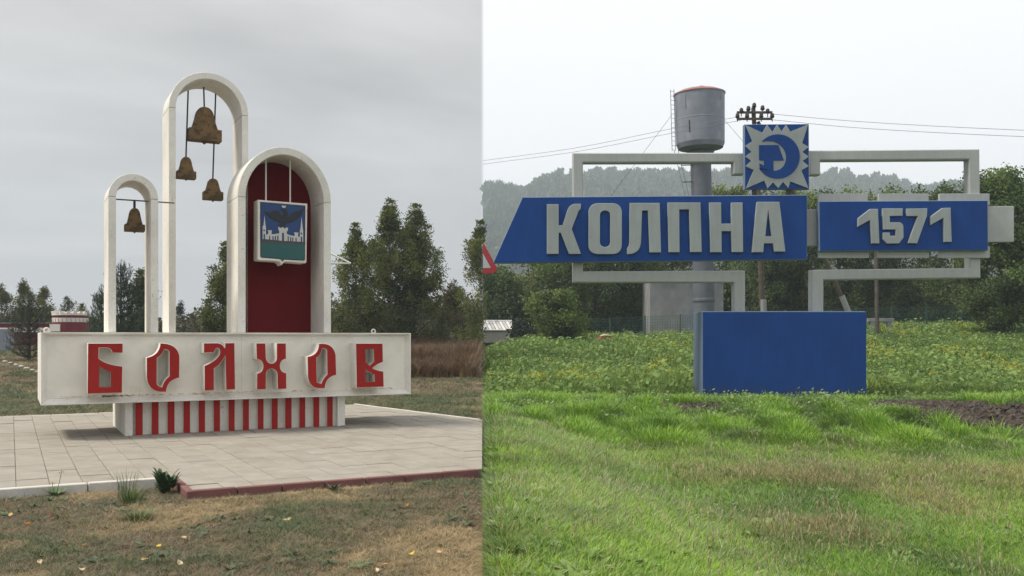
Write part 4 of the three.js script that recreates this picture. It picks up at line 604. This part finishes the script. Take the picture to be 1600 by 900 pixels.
{ // right meadow
  const r = rng(31), near = [], bank = [], field = [], leaves = [], flowers = [], stalks = [], herbs = [];
  const put = (d0, d1, n, f) => { for (let i = 0; i < n; i++) { const d = Math.sqrt(lerp(d0 * d0, d1 * d1, r())), x = lerp(seamX(d) + 0.07 + 0.006 * d, 0.6 * d, r()); f(x, d); } };
  const pedestal = (x, d) => d > 25.99 && d < 27.4 && x > 5.3 && x < 9.9;
  put(5.6, 19, 90000, (x, d) => {
    const y = dryMask(x, d), t = r(), n = fbm(x * 0.5, d * 0.35 + 9, 4), pale = smoothstep(fbm(x * 0.4 + 60, d * 0.3, 3), 0.5, 0.68), dry = r() < 0.78 * y;
    const c = dry ? lerpRGB([0.24, 0.18, 0.07], [0.45, 0.37, 0.18], t, 0.7 + 0.5 * r()) : r() < 0.04 + 0.2 * pale ? lerpRGB([0.24, 0.29, 0.15], [0.45, 0.47, 0.3], t) : lerpRGB([0.085, 0.2, 0.01], [0.28, 0.41, 0.03], t * n * 1.7, (0.65 + 0.55 * r()) * (0.75 + 0.5 * smoothstep(fbm(x * 1.4 + 3, d * 0.9 + 70, 3), 0.3, 0.6)));
    near.push({ p: new THREE.Vector3(x, heightR(x, d) - 0.008, -d), e: [(r() - 0.5) * 0.5, r() * 6.3, (r() - 0.5) * 0.5], s: [1.1 + 0.4 * r(), (0.55 + 0.75 * r()) * (dry ? 1.35 : 1), 1.1 + 0.4 * r()].map((v) => v * (0.85 + (d - 6) * 0.04)), c });
  });
  put(7, 18, 1700, (x, d) => { if (r() > 0.12 + 1.3 * dryMask(x, d)) return; stalks.push({ p: new THREE.Vector3(x, heightR(x, d), -d), e: [(r() - 0.5) * 0.5, r() * 6.3, (r() - 0.5) * 0.5], s: 0.6 + 0.7 * r(), c: lerpRGB([0.3, 0.26, 0.12], [0.52, 0.46, 0.28], r()) }); });
  put(6.5, 19, 1700, (x, d) => { if (fbm(x * 1.1 + 9, d * 0.8 + 44, 4) < 0.5) return; herbs.push({ p: new THREE.Vector3(x, heightR(x, d) + 0.02, -d), e: [(r() - 0.5) * 0.4, r() * 6.3, (r() - 0.5) * 0.4], s: 0.45 + 0.55 * r(), c: lerpRGB([0.08, 0.17, 0.02], [0.22, 0.33, 0.07], r()) }); });
  put(7, 19, 5200, (x, d) => { if (fbm(x * 0.9 + 2, d * 0.6 + 12, 4) < 0.53) return; const t = r(); bank.push({ p: new THREE.Vector3(x, heightR(x, d) - 0.02, -d), e: [(r() - 0.5) * 0.5, r() * 6.3, (r() - 0.5) * 0.5], s: [0.5 + 0.3 * r(), 0.35 + 0.3 * r(), 0.5 + 0.3 * r()], c: lerpRGB([0.06, 0.16, 0.01], [0.18, 0.33, 0.03], t, 0.7 + 0.4 * r()) }); });
  put(17, 27.5, 40000, (x, d) => { if (pedestal(x, d) || r() < soilMask(x, d) * 1.05 || r() < 0.75 * soilMask(x, d + 1.2)) return; const n = fbm(x * 1.7 + 4, d * 0.8, 4), t = r(), k = 0.35 + 1.05 * smoothstep(n, 0.3, 0.65); bank.push({ p: new THREE.Vector3(x, heightR(x, d) - 0.02, -d), e: [(r() - 0.5) * 0.4, r() * 6.3, (r() - 0.5) * 0.4], s: [1 + 0.4 * r(), k * (0.6 + 0.5 * r()) * smoothstep(d, 15.5, 19.5) * (1 - 0.55 * smoothstep(d, 24, 25.4)), 1 + 0.4 * r()], c: lerpRGB([0.06, 0.16, 0.01], [0.30, 0.46, 0.04], t * (0.1 + 1.4 * n), (0.7 + 0.5 * r()) * (0.6 + 0.7 * smoothstep(n, 0.3, 0.6))) }); });
  put(26.5, 62, 20000, (x, d) => { if (pedestal(x, d) || r() < 0.7 * soilMask(x, d)) return; const n = fbm(x * 0.35, d * 0.35 + 70, 4), t = r(); const y = smoothstep(fbm(x * 0.25 + 33, d * 0.3, 3), 0.48, 0.62); field.push({ p: new THREE.Vector3(x, heightR(x, d) - 0.03, -d), e: [(r() - 0.5) * 0.4, r() * 6.3, (r() - 0.5) * 0.4], s: [0.85, (0.25 + 0.75 * smoothstep(n, 0.3, 0.7)) * (0.6 + 0.6 * r()), 0.85], c: lerpRGB([0.11, 0.2, 0.022], [0.31, 0.39, 0.075], t * (0.5 + 0.6 * y), 0.75 + 0.5 * r()) });
    if (r() < 0.7) leaves.push({ p: new THREE.Vector3(x, heightR(x, d) + 0.25 * r() * n + 0.08, -d), e: [r(), r() * 6.3, r()], s: 0.6 + 0.8 * r() * n * 1.6, c: lerpRGB([0.07, 0.16, 0.02], [0.27, 0.38, 0.1], r(), 0.7 + 0.6 * n) });
    if (r() < 0.24 * smoothstep(fbm(x * 0.5 + 5, d * 0.35 + 8, 4), 0.56, 0.7)) flowers.push({ p: new THREE.Vector3(x, heightR(x, d) + 0.22 + 0.2 * n, -d), e: [r(), r() * 6.3, r()], s: 0.45 + 0.4 * r(), c: lerpRGB([0.55, 0.5, 0.02], [0.7, 0.62, 0.06], r()) }); });
  put(20.5, 26, 2200, (x, d) => { if (pedestal(x, d) || r() < soilMask(x, d)) return; leaves.push({ p: new THREE.Vector3(x, heightR(x, d) + 0.05 + 0.12 * r(), -d), e: [r(), r() * 6.3, r()], s: 0.35 + 0.3 * r(), c: lerpRGB([0.11, 0.21, 0.035], [0.3, 0.4, 0.16], r(), 0.8 + 0.4 * r()) }); });
  stuff(instanced(GRASS.mid, M.blade, near), 'meadow_grass', 'mown green and seed-brown grass in front of the town sign', 'grass');
  const seedStalk = merge([0, 1, 2].map((i) => { const a = i * 2.1, q = [[0.02 * Math.cos(a), 0, 0.02 * Math.sin(a)], [0.035 * Math.cos(a), 0.13, 0.035 * Math.sin(a)], [0.075 * Math.cos(a), 0.24 + 0.03 * i, 0.075 * Math.sin(a)]], h = new THREE.SphereGeometry(0.007, 5, 4); h.scale(1, 4.5, 1); h.translate(...q[2]); return merge([tube(q, 0.0016, 5, 3), h]); }));
  stuff(instanced(seedStalk, M.blade, stalks), 'seeding_grass', 'thin pale seeding grass stalks over the meadow in front of the town sign', 'grass');
  stuff(instanced(rosette(51, 13, 0.17, 0.026, 0.9), M.blade, herbs), 'low_herbs', 'low broad leaved herbs in the meadow grass in front of the town sign', 'weeds');
  stuff(instanced(GRASS.tall, M.blade, bank), 'bank_grass', 'lush bright green grass on the bank below the blue pedestal', 'grass');
  stuff(instanced(GRASS.weed, M.blade, field), 'field_weeds', 'green weeds covering the field behind the blue pedestal', 'weeds');
  stuff(instanced(CLUMP.mid, M.leaf, leaves), 'broad_leaved_weeds', 'broad leaved weeds scattered over bank and field round the town sign', 'weeds');
  stuff(instanced(CLUMP.fine, M.leaf, flowers), 'yellow_flowers', 'yellow flowers in patches over the field behind the town sign', 'flowers');
  const clod = [], cg = new THREE.IcosahedronGeometry(0.07, 1), cp = cg.attributes.position; for (let i = 0; i < cp.count; i++) { const k = 0.75 + 0.5 * hv(Math.round(cp.getX(i) * 190), Math.round(cp.getY(i) * 170 + cp.getZ(i) * 90)); cp.setXYZ(i, cp.getX(i) * k, cp.getY(i) * k, cp.getZ(i) * k); } cg.computeVertexNormals();
  put(16, 34, 60000, (x, d) => { if (r() > soilMask(x, d) || pedestal(x, d)) return; clod.push({ p: new THREE.Vector3(x, heightR(x, d) + 0.005, -d), e: [r() * 6, r() * 6, r() * 6], s: 0.35 + 1.1 * r() * r(), c: lerpRGB([0.034, 0.026, 0.021], [0.08, 0.062, 0.05], r()) }); });
  const soilM = mat('soil', [1, 1, 1], { roughness: 1 }); stuff(instanced(cg, soilM, clod), 'soil_clods', 'dark brown clods of bare soil on the bank below the blue pedestal', 'soil');
}

// ------------------------------------------------------------------ left place: things behind and on the lawn
{ // red and white fort-like building
  const d = 56, c = at(110, 540, d); c.y = heightL(c.x, d) - 0.2; const t = thing('fort_building', 'low red and white building with a round battlemented tower behind the monument', 'building', c.toArray());
  const X = (px) => sx(px, d) - c.x, Y = (py) => sy(py, d) - c.y, R = X(136) - X(110), cyl = (r0, r1, y0, y1) => { const g = new THREE.CylinderGeometry(r1, r0, y1 - y0, 36); g.translate(0, (y0 + y1) / 2, 0); return boxUV(g); };
  const redw = mat('fortred', [0.16, 0.015, 0.02], { map: T.paint, roughness: 0.8 });
  part('tower', cyl(R * 1.1, R * 1.0, 0, Y(503.5)), redw, t); part('tower_band', cyl(R * 0.99, R * 1.01, Y(503.5), Y(497)), M.white, t); part('tower_band', cyl(R * 0.98, R * 0.98, Y(497), Y(493)), redw, t); part('parapet', cyl(R * 1.02, R * 1.02, Y(493), Y(490)), M.white, t);
  for (let i = 0; i < 18; i++) { const a = i / 18 * 6.283, o = part('merlon', box(0.2, Y(486.6) - Y(490), 0.1), M.white, t, [Math.sin(a) * R * 0.98, (Y(486.6) + Y(490)) / 2, Math.cos(a) * R * 0.98]); o.rotation.y = a; }
  for (let i = 0; i < 26; i++) { const a = i / 26 * 6.283, o = part('slit', box(0.03, Y(498) - Y(503), 0.02), M.concrete, t, [Math.sin(a) * R * 1.006, (Y(498) + Y(503)) / 2, Math.cos(a) * R * 1.006]); o.rotation.y = a; }
  part('shutter', span(X(91), X(107), Y(518), Y(507), R * 0.85, R * 1.06), M.white, t);
  part('wall', span(X(-90), X(88), 0, Y(505.5), -0.5, 0), redw, t); part('coping', span(X(-90), X(88), Y(505.5), Y(504), -0.55, 0.06), M.tankgrey, t); part('wall_band', span(X(-90), X(86), Y(519), Y(512), 0, 0.05), M.white, t);
  const g = at(-6, 530, 50); const gate = thing('metal_gate', 'plain grey metal gate panel at the left picture edge in front of the red wall', 'gate', [g.x, heightL(g.x, 50) - 0.05, -50]); const gh = sy(514, 50) - gate.position.y; part('panel', span(-0.9, 0.82, 0.05, gh, -0.05, 0, 0.01), M.tankgrey, gate); part('gate_post', span(0.82, 0.92, 0, gh + 0.05, -0.08, 0.02), M.concrete, gate);
}
for (let i = 0; i < 7; i++) { const px = 8 + i * 8.5, d = 42 - i * 0.9, p = at(px, 556, d), s = new THREE.IcosahedronGeometry(0.12, 1); s.scale(1.15, 0.55, 0.8); const o = new THREE.Mesh(boxUV(s), M.kerbwhite); o.name = numbered('border_stone'); o.position.set(p.x, heightL(p.x, d) + 0.03, -d); o.rotation.y = i; scene.add(o); tag(o, 'whitewashed stone in the lawn row left of the monument, ' + ['first from the picture edge', 'second from the picture edge', 'third from the picture edge', 'middle of the seven', 'third from the monument', 'second from the monument', 'nearest the monument'][i], 'stone', 'whitewashed border stones'); }
{ // bracket behind the right arch
  const d = 41, b = at(513, 540, d); b.y = heightL(b.x, d); const t = thing('metal_bracket', 'white metal post with a triangular arm reaching out right of the red niche', 'post', b.toArray()), q = (x, y) => [sx(x, d) - b.x, sy(y, d) - b.y, 0];
  part('post', rod(q(513, 540), q(513, 394), 0.05), M.white, t); part('arm', rod(q(513, 411.5), q(548, 411.5), 0.035), M.white, t); part('brace', rod(q(513, 394), q(548, 411.5), 0.035), M.white, t);
}
// weeds and tufts that stand out on the front lawn
const onLawn = (px, py) => { let d = F * (EYE + 0.085) / (py - HORIZON); for (let i = 0; i < 6; i++) d = F * (EYE - heightL(sx(px, d), d)) / (py - HORIZON); const x = sx(px, d); return new THREE.Vector3(x, heightL(x, d), -d); };
function rosette(seed, n, len, wid, up) { const r = rng(seed), pos = []; for (let i = 0; i < n; i++) { const a = r() * 6.283, L = len * (0.5 + 0.6 * r()), u = up * (0.5 + r()), W = wid * (0.7 + 0.6 * r()), dx = Math.cos(a), dz = Math.sin(a), row = []; for (let k = 0; k <= 4; k++) { const q = k / 4, h = L * (u * q - 0.55 * u * q * q * 0.9), w = W * Math.sin(Math.PI * Math.pow(q, 0.8) * 0.96 + 0.08) * (1 + 0.25 * (k % 2)); row.push([[dx * L * q - dz * w, h, dz * L * q + dx * w], [dx * L * q, h - w * 0.25, dz * L * q], [dx * L * q + dz * w, h, dz * L * q - dx * w]]); } for (let k = 0; k < 4; k++) for (let z = 0; z < 2; z++) pos.push(...row[k][z], ...row[k + 1][z + 1], ...row[k][z + 1], ...row[k][z], ...row[k + 1][z], ...row[k + 1][z + 1]); } const g = new THREE.BufferGeometry(); g.setAttribute('position', new THREE.Float32BufferAttribute(pos, 3)); g.computeVertexNormals(); return g; }
const lf = (n, rgb) => mat(n, rgb, { roughness: 0.7, transmission: 0.25, side: THREE.DoubleSide }), leafDark = lf('leafdark', [0.045, 0.085, 0.028]), leafMid = lf('leafmid', [0.07, 0.13, 0.03]), leafPale = lf('leafpale', [0.16, 0.19, 0.1]), leafGrass = lf('leafgrass', [0.075, 0.125, 0.025]);
{
  let p = onLawn(86, 776), t = thing('weed', 'leafy dandelion-like weed with two yellow flower stalks at the white kerb', 'weed', p.toArray()); part('leaves', rosette(4, 26, 0.16, 0.022, 0.9), leafMid, t);
  for (const [x, h, k] of [[0.07, 0.27, 0.01], [-0.03, 0.15, -0.01]]) { part('stalk', tube([[0, 0, 0], [x * 0.6, h * 0.5, 0], [x, h, 0]], 0.003, 6, 5), leafMid, t); for (const [a, b] of [[0, 0], [-0.022, -0.015], [0.02, -0.01]]) { const g = new THREE.ConeGeometry(0.009, 0.014, 8); g.rotateX(Math.PI); part('flower', g, mat('flower' + taken.size, [0.55, 0.3, 0.03], {}), t, [x + a, h + b, 0]); } }
  p = onLawn(198, 776); t = thing('grass_tuft', 'tall pale seeding grass tuft at the white kerb, left of the bushy weed', 'grass tuft', p.toArray()); part('blades', tuft(31, 46, 0.36, 0.35, 0.0035, 0.09), leafPale, t);
  p = onLawn(205, 786); t = thing('grass_tuft', 'dense dark green grass tuft in front of the pale seeding tuft', 'grass tuft', p.toArray()); part('blades', tuft(32, 150, 0.2, 0.6, 0.0032, 0.12), leafGrass, t);
  p = onLawn(258, 772); t = thing('weed', 'dark bushy broad leaved weed at the inner corner of the kerb', 'weed', p.toArray()); part('leaves', merge([rosette(7, 40, 0.17, 0.026, 1.5), rosette(8, 36, 0.15, 0.024, 2.2).translate(0.02, 0.05, 0), rosette(9, 30, 0.12, 0.022, 2.4).translate(-0.04, 0.08, 0.01), rosette(10, 24, 0.1, 0.02, 2.4).translate(0.08, 0.06, 0)]), leafDark, t);
  p = onLawn(216, 814); t = thing('grass_tuft', 'low spreading bright grass tuft on the lawn below the dark tuft', 'grass tuft', p.toArray()); part('blades', tuft(33, 120, 0.17, 1.1, 0.0035, 0.13), leafGrass, t);
  for (const [x, y, s, n, l] of [[262, 868, 11, 20, 'grey-green flat rosette weed near the lower edge of the lawn'], [228, 855, 12, 22, 'flat dark weed right of centre on the bare front lawn'], [146, 880, 13, 18, 'small flat weed near the lower left of the lawn'], [12, 806, 14, 16, 'dark curled weed at the left picture edge of the lawn'], [520, 768, 15, 26, 'leafy green weed in front of the red kerb, middle of its length'], [420, 768, 16, 22, 'leafy green weed at the red kerb left of its first white joint'], [738, 744, 17, 18, 'green weed at the right end of the red kerb'], [560, 888, 18, 24, 'dark weed patch at the lower right of the lawn'], [196, 800, 19, 16, 'small dark weed left of the spreading grass tuft'], [198, 684, 20, 10, 'tiny weed in the paving joint at the pedestal corner']]) { const q = onLawn(x, y), o = thing('weed', l, 'weed', q.toArray()); part('leaves', rosette(s, n, s === 20 ? 0.06 : 0.11, 0.016, s > 14 && s < 18 ? 1.1 : 0.5), s % 2 ? leafDark : leafMid, o); }
}
{ // fallen leaves: each a curled blade of its own
  const lg = []; for (let v = 0; v < 3; v++) { const r = rng(60 + v), g = new THREE.PlaneGeometry(0.05, 0.036, 6, 4); g.rotateX(-Math.PI / 2); const p = g.attributes.position; for (let i = 0; i < p.count; i++) { const u = p.getX(i) / 0.025, w = p.getZ(i) / 0.018, k = Math.sqrt(Math.max(0.02, 1 - Math.pow(Math.abs(u), 1.6))); p.setXYZ(i, p.getX(i), 0.008 + 0.012 * (w * w - 0.3) * (v - 0.6) + 0.012 * u * u * (1 - v * 0.5), p.getZ(i) * k); } g.computeVertexNormals(); lg.push(g); }
  const LC = { yellow: [0.62, 0.42, 0.04], tan: [0.55, 0.36, 0.17], pale: [0.62, 0.52, 0.34], orange: [0.5, 0.22, 0.04], red: [0.14, 0.03, 0.02] }, LM = {}; for (const k in LC) LM[k] = mat('fallen' + k, LC[k], { roughness: 0.8, side: THREE.DoubleSide, transmission: 0.15 });
  [[175, 766, 'orange', 'beside the dark tuft at the kerb'], [17, 809, 'tan', 'at the left picture edge'], [43, 825, 'orange', 'right of the curled edge weed'], [102, 858, 'orange', 'on the lower left lawn'], [130.6, 858, 'yellow', 'on the lower left lawn'], [63, 885, 'pale', 'standing on edge at the lower left'], [126.6, 896, 'pale', 'at the lower picture edge on the left'], [227, 882, 'tan', 'largest, in front of the flat dark weed'], [252.6, 876, 'red', 'dark, between the two flat weeds'], [281, 885, 'pale', 'below the grey-green rosette'], [248, 859.5, 'yellow', 'brightest, on the flat dark weed'], [287, 847, 'pale', 'on bare ground below the kerb corner'], [78, 812, 'red', 'below the dandelion-like weed'], [392, 782, 'orange', 'in front of the red kerb'], [635.7, 794, 'orange', 'right part of the lawn, halfway up'], [645, 870, 'yellow', 'right part of the lawn near its lower edge'], [686, 869, 'tan', 'rightmost on the lawn'], [601.5, 890, 'tan', 'beside the dark weed patch'], [591.5, 897.5, 'pale', 'at the lower picture edge on the right'], [451.5, 816.6, 'tan', 'right one of two lying together mid-lawn'], [445, 819, 'pale', 'left one of two lying together mid-lawn'], [593, 826, 'yellow', 'tiny, in the middle of the right lawn'], [639, 836, 'yellow', 'tiny, above the bright leaf of the right lawn']].forEach(([x, y, c, l], i) => {
    const p = onLawn(x, y), o = new THREE.Mesh(lg[i % 3], LM[c]); o.name = numbered('fallen_leaf'); p.y += 0.025; o.position.copy(p); o.rotation.set((i * 0.7) % 0.9 - 0.3, i * 1.7, (i * 0.53) % 0.8 - 0.3); if (l.startsWith('tiny')) o.scale.setScalar(0.6); if (l.startsWith('largest')) o.scale.setScalar(1.35); scene.add(o); tag(o, `${c} fallen leaf, ${l}`, 'leaf', 'fallen leaves on the lawn');
  });
}

scene.traverse((o) => { if (o.isMesh) { o.castShadow = true; o.receiveShadow = true; } });
renderer.render(scene, camera);
